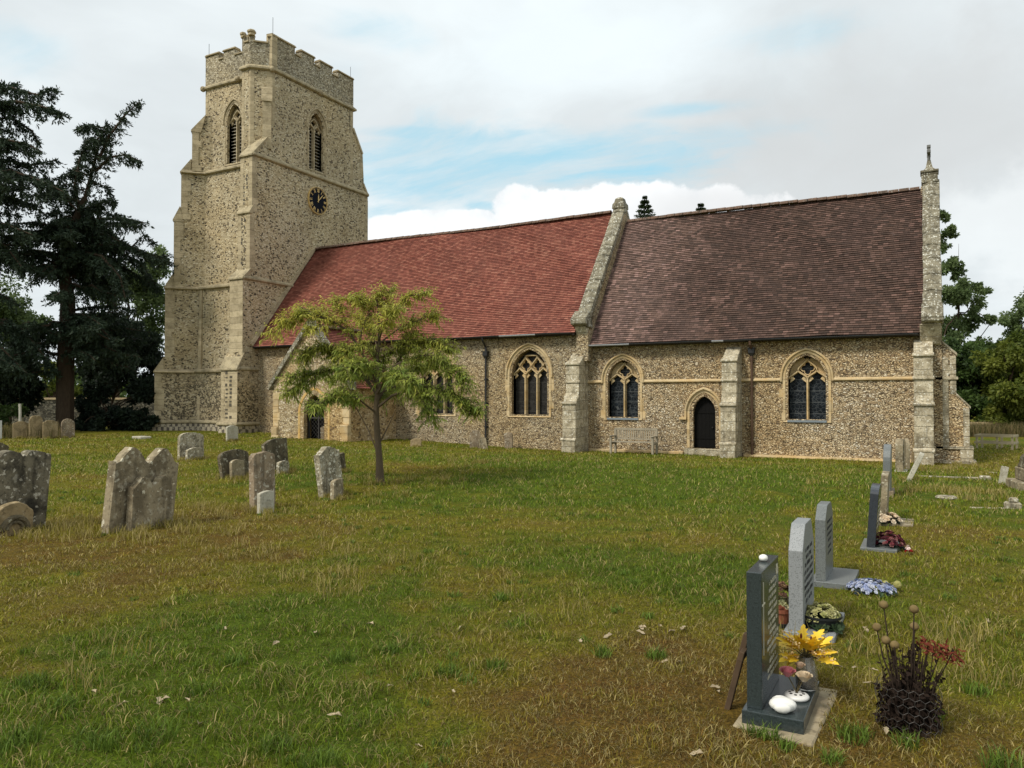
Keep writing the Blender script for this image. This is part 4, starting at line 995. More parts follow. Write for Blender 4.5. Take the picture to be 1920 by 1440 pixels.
def profile(kind, w, h):
    H = w/2; pts = []
    if kind == 'round': s = h-H*.92; top = [(H*math.cos(t), s+H*.92*math.sin(t)) for t in np.linspace(0, math.pi, 15)]
    elif kind == 'seg': top = [(H*math.cos(t)*1.0, h-.16*w+.16*w*math.sin(t)) for t in np.linspace(0, math.pi, 13)]
    elif kind == 'flat': top = [(H, h-.02), (H*.3, h), (-H*.4, h-.01), (-H, h-.03)]
    elif kind == 'slant': top = [(H, h), (H*.1, h-.005), (-H*.5, h-.05*w), (-H, h-.18*w)]
    elif kind == 'peak': top = [(H, h-.20*w), (H*.55, h-.01), (H*.4, h), (-H*.4, h), (-H*.55, h-.01), (-H, h-.20*w)]
    elif kind == 'chop': top = [(H, h-.30*w), (H*.62, h-.03), (H*.5, h), (-H*.5, h), (-H*.62, h-.03), (-H, h-.3*w)]
    elif kind == 'hump':
        top = [(H, h-.20*w), (H*.96, h-.21*w)]+[(H*.92*q, h-.22*w+.22*w*(.5+.5*math.cos(math.pi*q))**.7) for q in np.linspace(.97, -.97, 17)]+[(-H*.96, h-.21*w), (-H, h-.20*w)]
    elif kind == 'double':
        top = [(H, h-.18*w), (H*.98, h-.21*w)]
        for c in (H*.48, -H*.48): top += [(c+H*.46*q, h-.20*w+.20*w*(.5+.5*math.cos(math.pi*q))**.75) for q in np.linspace(.97, -.97, 13)]
        top += [(-H*.98, h-.21*w), (-H, h-.18*w)]
    elif kind == 'scroll':
        top = [(H, h-.22*w), (H*.98, h-.14*w), (H*.9, h-.115*w), (H*.82, h-.14*w), (H*.78, h-.17*w)]+[(H*.76*math.cos(t), h-.16*w+.16*w*math.sin(t)) for t in np.linspace(.1, math.pi-.1, 12)]+[(-H*.78, h-.17*w), (-H*.82, h-.14*w), (-H*.9, h-.115*w), (-H*.98, h-.14*w), (-H, h-.22*w)]
    elif kind == 'twin':      # two arched panels side by side, scrolled shoulders
        top = [(H, h-.13*w), (H*.97, h-.075*w), (H*.91, h-.065*w), (H*.86, h-.10*w)]
        for c in (H*.45, -H*.45): top += [(c+H*.40*math.cos(t), h-.11*w+.11*w*math.sin(t)) for t in np.linspace(.1, math.pi-.1, 10)]+([(0.02*H, h-.06*w), (-.02*H, h-.06*w)] if c > 0 else [])
        top += [(-H*.86, h-.10*w), (-H*.91, h-.065*w), (-H*.97, h-.075*w), (-H, h-.13*w)]
    return [(-H, -.25)]+[(H, -.25)]+top
def slab(kind, w, h, t, rough=.006, flare=0):
    p = profile(kind, w, h); n = len(p); mb = MB()
    f = lambda a, z: (a*(1+flare*z/h), z)
    J = [(random.uniform(-rough, rough), random.uniform(-rough, rough)) for _ in p]
    mb.loft([[(x, f(a, z)[0]+(j[0] if z > 0 else 0), z+(j[1] if z > 0 else 0)) for (a, z), j in zip(p, J)] for x in (-t/2, t/2)])
    return mb
def stand(name, label, cat, xl, xr, yt, yb, kind, mat, t=.1, lean=0, roll=0, rz=0, w=None, h=None, group=None, bevel=.012, rough=.008, flare=0, P=None, sink=0):
    """a slab standing on the turf, broad face to the east; bearings give its place and size"""
    P = P or gp((xl+xr)/2, yb); dep = dep_of(P); u = ((xl+xr)/2-960)/FPX
    w = w or max(.2, ((xr-xl)/FPX*dep-t*.8)/(.477-.879*u)); h = h or (yb-yt)/FPX*dep
    mb = slab(kind, w, h+sink, t, rough, flare)
    o = mb.build(name, mat, None, bevel=bevel, seg=2)
    o.location = (P.x, P.y, P.z-sink); o.rotation_euler = (R(roll), R(lean), R(rz)); o['wh'] = (w, h)
    tag(o, label, cat, {'headstone': 'old headstones in the churchyard', 'footstone': 'old footstones in the churchyard'}.get(cat)); del o['wh']; o.data.name = name
    return o, P, w, h
HS = 'old headstones on the north west turf'
g, P, w, h = stand('headstone', 'large dark streaked double headstone leaning at the left edge of the turf', 'headstone', -40, 92, 845, 995, 'twin', M_G6, .14, 4, -2, 6)
g, P, w, h = stand('footstone', 'small tan stone carved with a dark ring, in front of the dark streaked double headstone', 'footstone', -22, 66, 941, 1003, 'round', M_GT, .1, 3, 0, 4)
rg = MB(); H_ = w*.33; pth = [(.055, H_*math.cos(t), h*.18+H_*math.sin(t)*.95) for t in np.linspace(0, math.pi, 14)]
rg.tube(pth, .035, 6); rg.tube([(.06, p[1]*.62, h*.18+(p[2]-h*.18)*.62) for p in pth], .022, 6); rg.build('carved_ring', M_G3, g)
stand('headstone', 'pale brown headstone with two rounded humps and a smaller twin-humped stone before it', 'headstone', 187, 332, 840, 987, 'double', M_G1, .13, 2, -5, 5, bevel=.02)
stand('footstone', 'smaller grey twin-humped footstone standing against the twin-humped headstone', 'footstone', 238, 322, 893, 988, 'double', M_G1, .1, 2, -2, 5, w=.62, bevel=.02)
stand('headstone', 'grey stub of a headstone cut by the left edge beyond the dark double headstone', 'headstone', -20, 17, 830, 868, 'hump', M_G3, .1, 0, 0)
stand('headstone', 'pale speckled headstone with lichen directly before the tower', 'headstone', 332, 383, 811, 860, 'seg', M_G2, .1, -2, -2)
stand('footstone', 'low rough footstone at the foot of the pale speckled headstone', 'footstone', 347, 383, 839, 862, 'seg', M_G2, .09, 2)
stand('headstone', 'small clean cream headstone against the tower buttress', 'headstone', 423, 447, 798, 827, 'seg', M_G4, .09)
stand('headstone', 'dark brown curved-top headstone left of the warm speckled one, with a small footstone', 'headstone', 413, 473, 843, 895, 'seg', M_G3, .1, -9, 3, 0)
stand('footstone', 'small grey footstone before the dark brown curved-top headstone', 'footstone', 430, 460, 862, 898, 'seg', M_G1, .08, -3)
stand('headstone', 'tall narrow round-topped headstone of warm speckled stone with a whitish block at its foot', 'headstone', 467, 518, 848, 955, 'seg', M_G5, .11, -2, 0, 0)
stand('footstone', 'whitish squared footstone touching the tall narrow warm headstone', 'footstone', 481, 515, 920, 962, 'flat', M_G4, .07, 0)
stand('headstone', 'dark headstone with a sloping chipped top right behind the tall narrow one', 'headstone', 494, 543, 822, 886, 'slant', M_G3, .1, -6, 0, 0)
stand('footstone', 'small pale crusted footstone before the dark sloping-topped headstone', 'footstone', 518, 543, 864, 889, 'flat', M_G2, .09)
stand('headstone', 'crusty grey headstone leaning sideways left of the young tree', 'headstone', 604, 640, 836, 930, 'hump', M_G2, .12, -2, 8, 0, w=.50)
stand('footstone', 'broken grey footstone propped at the leaning crusty headstone', 'footstone', 618, 644, 898, 936, 'slant', M_G1, .09, -3, -4)
stand('headstone', 'dark wedge of a headstone peeping out behind the leaning crusty one', 'headstone', 632, 650, 849, 885, 'flat', M_G3, .1, 0, 14, 0, flare=.35)
# against the nave wall and porch
stand('headstone', 'leaning lichened headstone beside the porch doorway', 'headstone', 606, 634, 795, 824, 'slant', M_G5, .08, 4, 0, -60)
stand('headstone', 'round-topped headstone at the foot of the nave downpipe', 'headstone', 884, 898, 806, 840, 'round', M_G5, .1, 0, 0, -60, w=.42)
stand('headstone', 'little brown headstone tilted beside the nave downpipe', 'headstone', 902, 914, 819, 842, 'hump', M_G1, .1, 0, 12, -70, w=.30)
stand('headstone', 'small pale headstone below the right nave window', 'headstone', 947, 961, 811, 841, 'seg', M_G5, .1, 0, 2, -70, w=.32)
stand('headstone', 'tall lichened headstone leaning on the buttress between nave and chancel', 'headstone', 1035, 1056, 796, 842, 'round', M_G2, .1, 0, -3, -70, w=.48)
stand('headstone', 'sunken brown headstone under the half-hidden nave window', 'headstone', 772, 788, 822, 838, 'slant', M_GT, .1, 0, 0, -70, w=.4)
# beyond the tower
stand('headstone', 'broad shouldered tan headstone behind the thin white post', 'headstone', 24, 53, 790, 822, 'scroll', M_GT, .1, rz=-20)
stand('headstone', 'tall round-topped tan headstone right of the thin white post', 'headstone', 54, 80, 779, 822, 'round', M_GT, .1, rz=-20)
stand('headstone', 'tan headstone with shouldered top half-hidden by dry weeds near the fir trunk', 'headstone', 80, 108, 788, 822, 'scroll', M_GT, .1, rz=-20)
stand('headstone', 'clean-edged rounded tan headstone in front of the fir trunk', 'headstone', 114, 140, 785, 821, 'round', M_G5, .1, rz=-20)
for px, l in ((265, 'flat pale ledger stone lying in the grass left of the tower'),):
    P = gp(px, 822); o = MB().loft([[(a, b_, z) for a, b_ in ((-.35, -.2), (.3, -.25), (.38, .2), (-.3, .25))] for z in (-.1, .09)]).build('ledger_stone', M_G4, bevel=.03); o.location = P; tag(o, l, 'stone slab')

# row of later graves seen edge-on, on the right
def modern(label, x0, x1, y0, y1, h, kind, mat, plate=None, pm=None, ph=.06, lean=0, roll=0, lbl='headstone'):
    cx, cy = (x0+x1)/2, (y0+y1)/2; z = float(gz(cx, cy))
    root = thing(lbl, label, 'headstone', (cx, cy, z), 0, 'row of later headstones at the right')
    b0 = ph if plate else 0
    mb = slab(kind, y1-y0, h-b0, x1-x0, 0)
    if b0: mb.v = [(x, y, max(zz, 0)) for x, y, zz in mb.v]
    s = mb.build('slab', mat, root, bevel=.004, seg=2); s.location = (0, 0, b0); s.rotation_euler = (R(roll), R(lean), 0)
    if plate:
        q = MB(); q.box(plate[0]-cx, plate[1]-cx, plate[2]-cy, plate[3]-cy, -.1, ph); q.build('base', pm or mat, root, bevel=.004, seg=2)
    return root, s
def lettering(s, x, y0, y1, z0, z1, n, mat, hgt=.016, seed=1, gap=.35, align=None):
    """rows of small cut letters, too small to read"""
    r = random.Random(seed); mb = MB(); dz = (z1-z0)/max(n-1, 1)
    for k_ in range(n):
        L_ = (y1-y0)*r.uniform(.55, 1); c = (y0+y1)/2; y = c-L_/2; z = z1-k_*dz
        while y < c+L_/2:
            if r.random() > .15:
                w_ = hgt*.5; kind = r.choice('HLTOI')
                if kind in 'HL': mb.box(x, x+.0012, y, y+w_*.25, z, z+hgt)
                if kind == 'H': mb.box(x, x+.0012, y+w_*.75, y+w_, z, z+hgt); mb.box(x, x+.0012, y+w_*.26, y+w_*.74, z+hgt*.42, z+hgt*.58)
                if kind == 'L': mb.box(x, x+.0012, y+w_*.26, y+w_, z, z+hgt*.2)
                if kind in 'TI': mb.box(x, x+.0012, y+w_*.38, y+w_*.62, z, z+hgt)
                if kind == 'T': mb.box(x, x+.0012, y, y+w_, z+hgt*1.01, z+hgt*1.2)
                if kind == 'O': mb.box(x, x+.0012, y, y+w_, z, z+hgt*.2); mb.box(x, x+.0012, y, y+w_, z+hgt*.8, z+hgt); mb.box(x, x+.0012, y, y+w_*.22, z+hgt*.21, z+hgt*.79); mb.box(x, x+.0012, y+w_*.78, y+w_, z+hgt*.21, z+hgt*.79)
            y += hgt*.72
    return mb.build('lettering', mat, s)
# 1 dark granite in the foreground
r1, s1 = modern('polished dark green granite headstone with gilt cross and lettering, nearest in the foreground', -.83, -.755, 4.03, 4.53, .765, 'flat', M_GRD, (-.848, -.552, 3.99, 4.60), M_GRD, .078)
s1.data.clear_geometry(); bmx = MB().box(-.0375, .0375, -.25, .25, 0, .687); me_ = bpy.data.meshes.new('slab'); me_.from_pydata(bmx.v, [], bmx.f); me_.materials.append(M_GRD); s1.data = me_; bb = bmesh.new(); bb.from_mesh(me_); bmesh.ops.recalc_face_normals(bb, faces=bb.faces); bb.to_mesh(me_); bb.free()
lettering(s1, .0378, -.10, .21, .10, .58, 14, M_INS, .017, 4)
c = MB(); c.box(.0378, .040, -.206, -.198, .26, .63); c.box(.0378, .0402, -.240, -.207, .515, .523); c.box(.0378, .0402, -.197, -.164, .515, .523); c.build('engraved_cross', M_INS, s1)
c = MB()
for k_ in range(6):
    a = k_*math.pi/3; c.loft([[(x, .19+.02*math.cos(a)+.012*math.cos(t), .625+.02*math.sin(a)+.012*math.sin(t)) for t in np.linspace(0, 2*math.pi, 7)[:-1]] for x in (.0378, .0395)])
c.box(.0378, .039, .187, .193, .55, .6); c.build('engraved_flower', M_INS, s1)
pd = MB().loft([[(-.885, 3.945, z), (-.50, 3.90, z), (-.46, 4.70, z), (-.86, 4.68, z)] for z in (-.1, .014)]).build('grave_slab', stone('concrete pad', (.33, .27, .17), (.24, .19, .12), (.4, .34, .24), .3, 0, scale=4, bstr=.3), bevel=.008)
tag(pd, 'thin tan concrete pad under the dark green granite headstone', 'concrete slab')
# 2 pale grey granite
P2_ = gp(1477, 1196); d2 = dep_of(P2_)
x0, y0_ = P2_.x, P2_.y
r2, s2 = modern('pale grey granite headstone with cut-corner top and dark lettering, behind the dark granite one', x0, x0+.095, y0_+.05, y0_+.62, .76, 'chop', M_GRL, (x0-.03, x0+.30, y0_, y0_+.7), M_GRL, .04)
lettering(s2, .0478, -.22, .22, .16, .52, 8, M_INK, .026, 5)
# 3 mid grey granite on plate
P3_ = gp(1528, 1100); x0, y0_ = P3_.x, P3_.y
r3, s3 = modern('grey granite headstone on a wide flat base plate beside blue flowers', x0+.0, x0+.085, y0_+.04, y0_+.62, .70, 'peak', M_GRM, (x0-.04, x0+.30, y0_, y0_+.68), M_GRM, .055)
lettering(s3, .043, -.2, .2, .2, .48, 6, M_INK, .022, 6)
# 4 blue black
P4_ = gp(1624, 1032); x0, y0_ = P4_.x, P4_.y
r4, s4 = modern('slim blue-black granite headstone leaning slightly beside dark red flowers', x0, x0+.085, y0_+.04, y0_+.58, .70, 'seg', M_GRB, (x0-.06, x0+.30, y0_-.02, y0_+.62), M_GRM, .035, lean=4)
lettering(s4, .043, -.2, .2, .2, .48, 6, M_INS, .02, 7)
P5_ = gp(1638, 985); x0, y0_ = P5_.x+.06, P5_.y
r5, s5 = modern('grey stone headstone next beyond the blue-black one, with cream flowers at its foot', x0, x0+.085, y0_+.03, y0_+.6, .68, 'flat', M_G1, (x0-.04, x0+.40, y0_, y0_+.62), M_G1, .03, lean=3)
P6_ = gp(1655, 932); x0, y0_ = P6_.x, P6_.y
r6, s6 = modern('round-shouldered grey headstone on a broken brown foot, between the flower graves and the buttress', x0, x0+.11, y0_+.03, y0_+.6, .86, 'round', M_GRM, (x0-.02, x0+.16, y0_, y0_+.62), M_G5, .1, lean=1)
P7_ = gp(1679, 884); x0, y0_ = P7_.x, P7_.y
r7, s7 = modern('thick ribbed grey headstone close to the corner buttress', x0, x0+.17, y0_, y0_+.7, .80, 'peak', M_G1, (x0-.03, x0+.25, y0_-.02, y0_+.72), M_G4, .03)
for k_ in range(3): MB().box(.087, .10, -.25+k_*.2, -.17+k_*.2, .05, .62).build('rib', M_G1, s7)
stand('headstone', 'headstone with a carved ring head against the corner buttress', 'headstone', 1695, 1704, 822, 880, 'round', M_G1, .09, 0, 3, 10, w=.55)
stand('headstone', 'thin slab tilted far over beside the corner buttress', 'headstone', 1694, 1712, 855, 902, 'flat', M_G4, .09, 24, 0, 0, w=.4, h=.62)
stand('headstone', 'narrow brown headstone standing flat against the corner buttress', 'headstone', 1706, 1715, 812, 868, 'flat', M_GT, .08, 6, 0, 0, w=.3)
stand('footstone', 'small pale marker post leaning alone in the grass at the far right', 'marker post', 1873, 1884, 878, 906, 'seg', M_G4, .12, 0, -9, -80, w=.11, h=.36)
# kerbs
def kerb(label, pa, pb, w=.09, h=.022):
    A, B = gp(*pa), gp(*pb); d = (B-A); L_ = math.hypot(d.x, d.y); mb = MB(); n_ = max(1, int(L_/.6))
    for k_ in range(n_): mb.box(k_*L_/n_+.01, (k_+1)*L_/n_-.01, -w/2, w/2, -.1, h+random.uniform(-.015, .015))
    o = mb.build('kerb', M_G2, bevel=.012); o.location = (A.x, A.y, A.z); o.rotation_euler = (0, 0, math.atan2(d.y, d.x)); tag(o, label, 'kerb')
kerb('long pale kerb edging sunk in grass before the corner buttress', (1722, 893), (1836, 899))
kerb('pale kerb edging sunk in grass at the right, nearer the camera', (1818, 952), (1886, 953))
kerb('short pale kerb end near the small leaning marker post', (1855, 887), (1868, 888), .1, .03)
for px, py, l in ((1847, 900, 'small square corner block at the end of the long sunken kerb'), (1899, 953, 'pale broken corner block of the sunken kerb at the right')):
    P = gp(px, py); mb = MB().box(-.11, .11, -.1, .1, -.1, .09); mb.box(-.05, .07, -.06, .06, .09, .16) if px > 1850 else 0
    o = mb.build('kerb_block', M_G2, bevel=.02); o.location = P; tag(o, l, 'stone block')
o = MB().lathe([(.13, -.05), (.16, .02), (.14, .045), (.02, .05)], n=12).build('flat_stone', M_G2); o.location = gp(1774, 935); tag(o, 'round flat pale stone lying in the long grass at the right', 'stone')
# stepped monument at the right edge
P = gp(1950, 918); mo = thing('monument', 'stepped stone monument cut by the right edge of the picture', 'monument', P, R(8))
MB().box(-.45, .5, -.45, .5, -.1, .16).build('step', M_G1, mo, bevel=.02)
MB().box(-.32, .4, -.34, .38, .16, .40).build('step', M_G1, mo, bevel=.02)
mb = MB(); mb.loft([[(dx*s, dy*s, z) for dx, dy in ((-.30, -.3), (.34, -.3), (.34, .33), (-.3, .33))] for s, z in ((1, .40), (.9, .47), (.82, .62), (.62, .68), (.36, 1.0), (.3, 1.1))]); mb.build('shaft', M_G3, mo, bevel=.02)

# ------------------------------------------------------------------ grave goods
M_WHT = plain('white china', (.72, .70, .66), .35, .5, .05, 20); M_SHELL = plain('white shell', (.78, .76, .70), .55, .4, .08, 14)
M_STEM = plain('stem', (.09, .07, .03), .8)
o = MB().sphere((0, 0, .018), .03, 12, 8, jit=.03, sc=(.8, 1.05, .62)).build('pebble', M_SHELL, smooth=True); o.location = (-.80, 4.33, float(gz(-.8, 4.3))+.765); tag(o, 'white pebble lying on top of the dark granite headstone', 'pebble')
ZB = float(gz(-.79, 4.28))+.078
mb = MB(); 
for k_ in range(9):   # a ribbed scallop lying on its back
    a = (k_-4)*.24; mb.sphere((-.0+.045*math.cos(a)-.02, .052*math.sin(a)*1.2, .03), .03, 8, 6, sc=(1.5, .62, .85))
mb.sphere((.012, 0, .03), .05, 14, 8, sc=(1.35, 1.0, .7)); o = mb.build('shell', M_SHELL, smooth=True); o.location = (-.675, 4.075, ZB); o.rotation_euler = (0, 0, R(15)); tag(o, 'large white ribbed shell on the dark granite base', 'shell')
fh = thing('flower_holder', 'round white china flower holder with pierced lid and silk roses on the granite base', 'flower holder', (-.625, 4.27, ZB))
MB().lathe([(.052, 0), (.062, .008), (.064, .016), (.058, .024), (.045, .03), (.01, .032)], n=24).build('dish', M_WHT, fh, smooth=True)
for k_ in range(9):
    a = k_*2*math.pi/8; rr = .034 if k_ < 8 else 0; MB().lathe([(.008, 0), (.008, .0025)], (rr*math.cos(a), rr*math.sin(a), .0305 if rr == 0 else .0295), 8).build('hole', M_DARK, fh)
def rose(parent, c, r, col, name='rose'):
    m = bpy.data.materials.get('petal%s' % (col,)) or plain('petal%s' % (col,), col, .7, .2, .12, 40, bstr=0); mb = MB()
    for ring_, (rr, n_, tilt) in enumerate(((.85, 6, .85), (.68, 5, 1.1), (.48, 4, 1.3), (.28, 3, 1.45))):
        for k_ in range(n_):
            a = 2*math.pi*k_/n_+ring_*.6; L_ = []
            for v in np.linspace(0, 1, 4):
                row = []
                for u_ in np.linspace(-1, 1, 5):
                    aa = a+u_*.62*(.5+v*.6); q = rr*r*(.25+v*.75*(math.cos(tilt)*.8+.35)); row.append((c[0]+q*math.cos(aa), c[1]+q*math.sin(aa), c[2]+r*(v*math.sin(tilt)*.9-.3)-(r*.12*v*v*(1-abs(u_)) if ring_ == 0 else 0)))
                L_.append(row)
            vs = [p for l in L_ for p in l]; mb.add(vs, [(i*5+j, i*5+j+1, (i+1)*5+j+1, (i+1)*5+j) for i in range(3) for j in range(4)])
    mb.sphere((c[0], c[1], c[2]+r*.2), r*.28, 8, 6)
    return mb.build(name, m, parent, smooth=True)
rose(fh, (-.045, .0, .125), .056, (.62, .22, .24)); rose(fh, (.04, -.02, .12), .056, (.62, .50, .34)); rose(fh, (.01, .05, .155), .036, (.60, .45, .32))
mb = MB(); [mb.tube([(0, 0, .03), (x*.5, y, .07), (x, y, .11)], .003, 5) for x, y in ((-.045, .01), (.035, -.005), (.01, .05))]; mb.build('stem', M_STEM, fh)
# vase of yellow leaves
vz = thing('vase', 'glass vase of yellow silk oak leaves and berries on the dark granite base', 'vase', (-.60, 4.45, ZB))
gm = bpy.data.materials.new('vase glass'); gm.use_nodes = True; gb = gm.node_tree.nodes['Principled BSDF']; gb.inputs['Base Color'].default_value = (.75, .72, .66, 1); gb.inputs['Transmission Weight'].default_value = .85; gb.inputs['Roughness'].default_value = .12
MB().lathe([(.045, 0), (.055, .005), (.058, .06), (.056, .10), (.042, .15), (.032, .165), (.034, .175), (.028, .17), (.036, .148), (.05, .10), (.052, .06), (.048, .01), (.0, .008)], n=24).build('glass', gm, vz, smooth=True)
MB().lathe([(.047, .012), (.05, .05), (.05, .075), (.002, .078)], n=20).build('water', plain('brown water', (.14, .07, .03), .2, .5, bstr=0), vz, smooth=True)
M_YL = bpy.data.materials.new('yellow leaf'); M_YL.use_nodes = True; nt = M_YL.node_tree; b = nt.nodes['Principled BSDF']; c = mix(nt, noise(nt, objc(nt), 30, 3), (.85, .62, .03), (.72, .42, .02)); setc(nt, b, c); b.inputs['Roughness'].default_value = .6
lobes = [(0, 0), (.05, .14), (.20, .12), (.13, .28), (.30, .34), (.17, .46), (.30, .62), (.13, .66), (.12, .84), (0, 1)]
def oakleaf(mb, base, d, L_, wid, curl):
    d = d.normalized(); s = d.cross(Vector((random.uniform(-.4, .4), random.uniform(-.4, .4), 1))).normalized(); n_ = s.cross(d)
    for sg in (-1, 1):
        pts = [base+d*(v*L_)+s*(sg*u_*L_*wid)+n_*(u_*L_*.25-curl*L_*v*v) for u_, v in lobes]; mid = [base+d*(v*L_)+n_*(-curl*L_*v*v) for u_, v in lobes]
        for i in range(len(pts)-1): mb.add([mid[i], mid[i+1], pts[i+1], pts[i]], [(0, 1, 2, 3)])
mb = MB(); st_ = MB(); be = MB(); rb_ = MB()
for k_ in range(46):
    a = random.uniform(0, 2*math.pi); el = random.uniform(.05, 1.25); d = Vector((math.cos(a)*math.cos(el), math.sin(a)*math.cos(el), math.sin(el))); b0 = Vector((0, 0, .165)); e = b0+d*random.uniform(.04, .10)
    st_.tube([(0, 0, .05), b0, e], .0022, 4); oakleaf(mb, e, d+Vector((0, 0, -.1)), random.uniform(.085, .13), 1.0, random.uniform(.0, .35))
    if k_ % 3 == 0:
        for q_ in range(7): be.sphere(e+d*random.uniform(0, .1)+Vector([random.uniform(-.015, .015) for _ in range(3)]), .0055, 6, 4)
for k_ in range(5): rb_.sphere(Vector((random.uniform(-.03, .03), random.uniform(-.03, .03), random.uniform(.20, .27))), .011, 6, 5, sc=(.6, .6, 1.6))
mb.build('leaf_spray', M_YL, vz); st_.build('stem', M_STEM, vz); be.build('berries', plain('cream berry', (.72, .50, .22), .5), vz, smooth=True); rb_.build('bud', plain('dark red bud', (.10, .015, .012), .6), vz, smooth=True)
o = MB().loft([[(-.56, 4.52, z), (-.50, 4.50, z), (-.50, 4.58, z), (-.6, 4.6, z)] for z in (0, .012)])
# pots between stones 1 and 2
def blossoms(parent, n_, rx, ry, z0, rz_, r, cols, name='blossom', seed=3, petals=5):
    rnd = random.Random(seed); V, F_, Cc = [], [], []
    for _ in range(n_):
        a = rnd.uniform(0, 6.28); q = math.sqrt(rnd.random()); c = Vector((rx*q*math.cos(a), ry*q*math.sin(a), z0+rz_*math.sqrt(max(1-q*q, 0))*rnd.uniform(.6, 1)))
        nn = Vector((c.x/rx, c.y/ry, .9)).normalized(); t1 = nn.orthogonal().normalized(); t2 = nn.cross(t1); col = rnd.choice(cols); rr = r*rnd.uniform(.7, 1.2)
        for ring_ in range(2):
            for p in range(petals):
                th = 2*math.pi*(p+.5*ring_)/petals; d = t1*math.cos(th)+t2*math.sin(th); s = nn.cross(d); q_ = rr*(1-.35*ring_); up = .2+.5*ring_
                b0 = len(V); V += [c+d*q_*.1, c+d*q_*.6+s*q_*.42+nn*q_*up, c+d*q_+nn*q_*(up+.1), c+d*q_*.6-s*q_*.42+nn*q_*up]; F_.append((b0, b0+1, b0+2, b0+3)); k_ = rnd.uniform(.75, 1.15); Cc += [tuple(x*k_ for x in col)]*4
    return np_mesh(name, np.array([tuple(v) for v in V]), np.array(F_), M_FLW, np.array(Cc), parent)
M_FLW, nt, b = newmat('petals', .7, .2); setc(nt, b, node(nt, 'ShaderNodeAttribute', attribute_name='col').outputs['Color'])
G_ = [(.03, .055, .015), (.05, .085, .02)]
M_TER = plain('terracotta', (.26, .085, .045), .8); M_PBK = plain('black plastic', (.02, .022, .022), .4)
P = gp(1464, 1172); o_ = thing('flower_pot', 'terracotta pot with grey-green succulents between the dark and pale granite headstones', 'flower pot', P)
MB().lathe([(.05, -.02), (.07, .10), (.078, .10), (.08, .125), (.07, .125), (.06, .10), (.002, .1)], n=18).build('pot', M_TER, o_, smooth=False)
MB().lathe([(.055, -.03), (.085, -.02), (.088, .03), (.08, .03), (.075, -.01)], n=14).build('saucer', M_PBK, o_)
blossoms(o_, 45, .09, .09, .12, .09, .026, [(.30, .29, .15), (.22, .23, .11), (.36, .32, .2)], 'succulent', 5); blossoms(o_, 45, .075, .08, .20, .12, .024, [(.10, .055, .035), (.16, .08, .05), (.2, .12, .06)], 'foliage', 6)
P = gp(1540, 1185); o_ = thing('flower_bucket', 'black tub full of pale green hydrangea heads right of the pale grey granite headstone', 'flower tub', P)
MB().lathe([(.09, -.02), (.13, .11), (.14, .115), (.14, .13), (.12, .125), (.11, .08), (.002, .08)], n=20).build('tub', M_PBK, o_)
blossoms(o_, 130, .13, .125, .09, .11, .024, [(.36, .34, .14), (.46, .43, .22), (.30, .30, .10)], 'flower_heads', 8); blossoms(o_, 40, .15, .13, .05, .04, .045, [(.018, .035, .014), (.03, .05, .02)], 'leaves', 9)
P = gp(1634, 1112); o_ = thing('flower_arrangement', 'spray of pale blue silk flowers lying in the grass by the wide base plate', 'flowers', P)
blossoms(o_, 190, .19, .15, .03, .08, .020, [(.30, .34, .50), (.42, .45, .56), (.22, .27, .44), (.46, .48, .55)], 'blossoms', 10); blossoms(o_, 26, .20, .15, .01, .05, .04, [(.03, .045, .05), (.06, .10, .05)], 'leaves', 11)
mb = MB(); mb.sphere((.10, .18, .05), .03, 8, 6, jit=.1); mb.sphere((.19, .17, .055), .035, 8, 6, jit=.1); mb.build('bud', plain('yellow green head', (.30, .28, .09), .8), o_)
P = gp(1665, 1030); o_ = thing('flower_arrangement', 'bunch of dark red flowers beside the blue-black granite headstone', 'flowers', P)
blossoms(o_, 170, .17, .14, .03, .17, .024, [(.10, .014, .022), (.16, .03, .04), (.06, .012, .018), (.24, .10, .09)], 'blossoms', 12); blossoms(o_, 30, .17, .14, .0, .08, .04, [(.02, .03, .02)], 'leaves', 13)
P = gp(1667, 985); o_ = thing('flower_arrangement', 'bunch of cream flowers at the foot of the grey stone headstone', 'flowers', P)
blossoms(o_, 110, .15, .14, .05, .12, .028, [(.70, .54, .36), (.62, .50, .36), (.72, .62, .46)], 'blossoms', 14); blossoms(o_, 24, .14, .12, .01, .07, .04, [(.02, .03, .015)], 'leaves', 15)
P = gp(1706, 1040); o_ = thing('flower', 'single red and white artificial flower lying alone in the grass', 'flower', P)
blossoms(o_, 4, .04, .04, .02, .02, .03, [(.70, .05, .06)], 'red_petals', 16); blossoms(o_, 3, .03, .03, .05, .04, .03, [(.75, .6, .55)], 'white_petals', 17)
# wooden cross leaning behind the dark stone
wc = thing('wooden_cross', 'small weathered wooden cross leaning against the back of the dark granite headstone', 'wooden cross', (-.955, 4.16, float(gz(-.95, 4.2))))
M_WD = plain('weathered dark wood', (.085, .055, .032), .85, .2, .4, 12)
for nm_, bx_ in (('upright', (-.015, .015, -.022, .022, -.05, .42)), ('crossbar', (-.0, .025, -.10, .10, .30, .35))):
    w_ = MB().box(*bx_).build(nm_, M_WD, wc, bevel=.003); w_.rotation_euler = (0, R(14), 0)
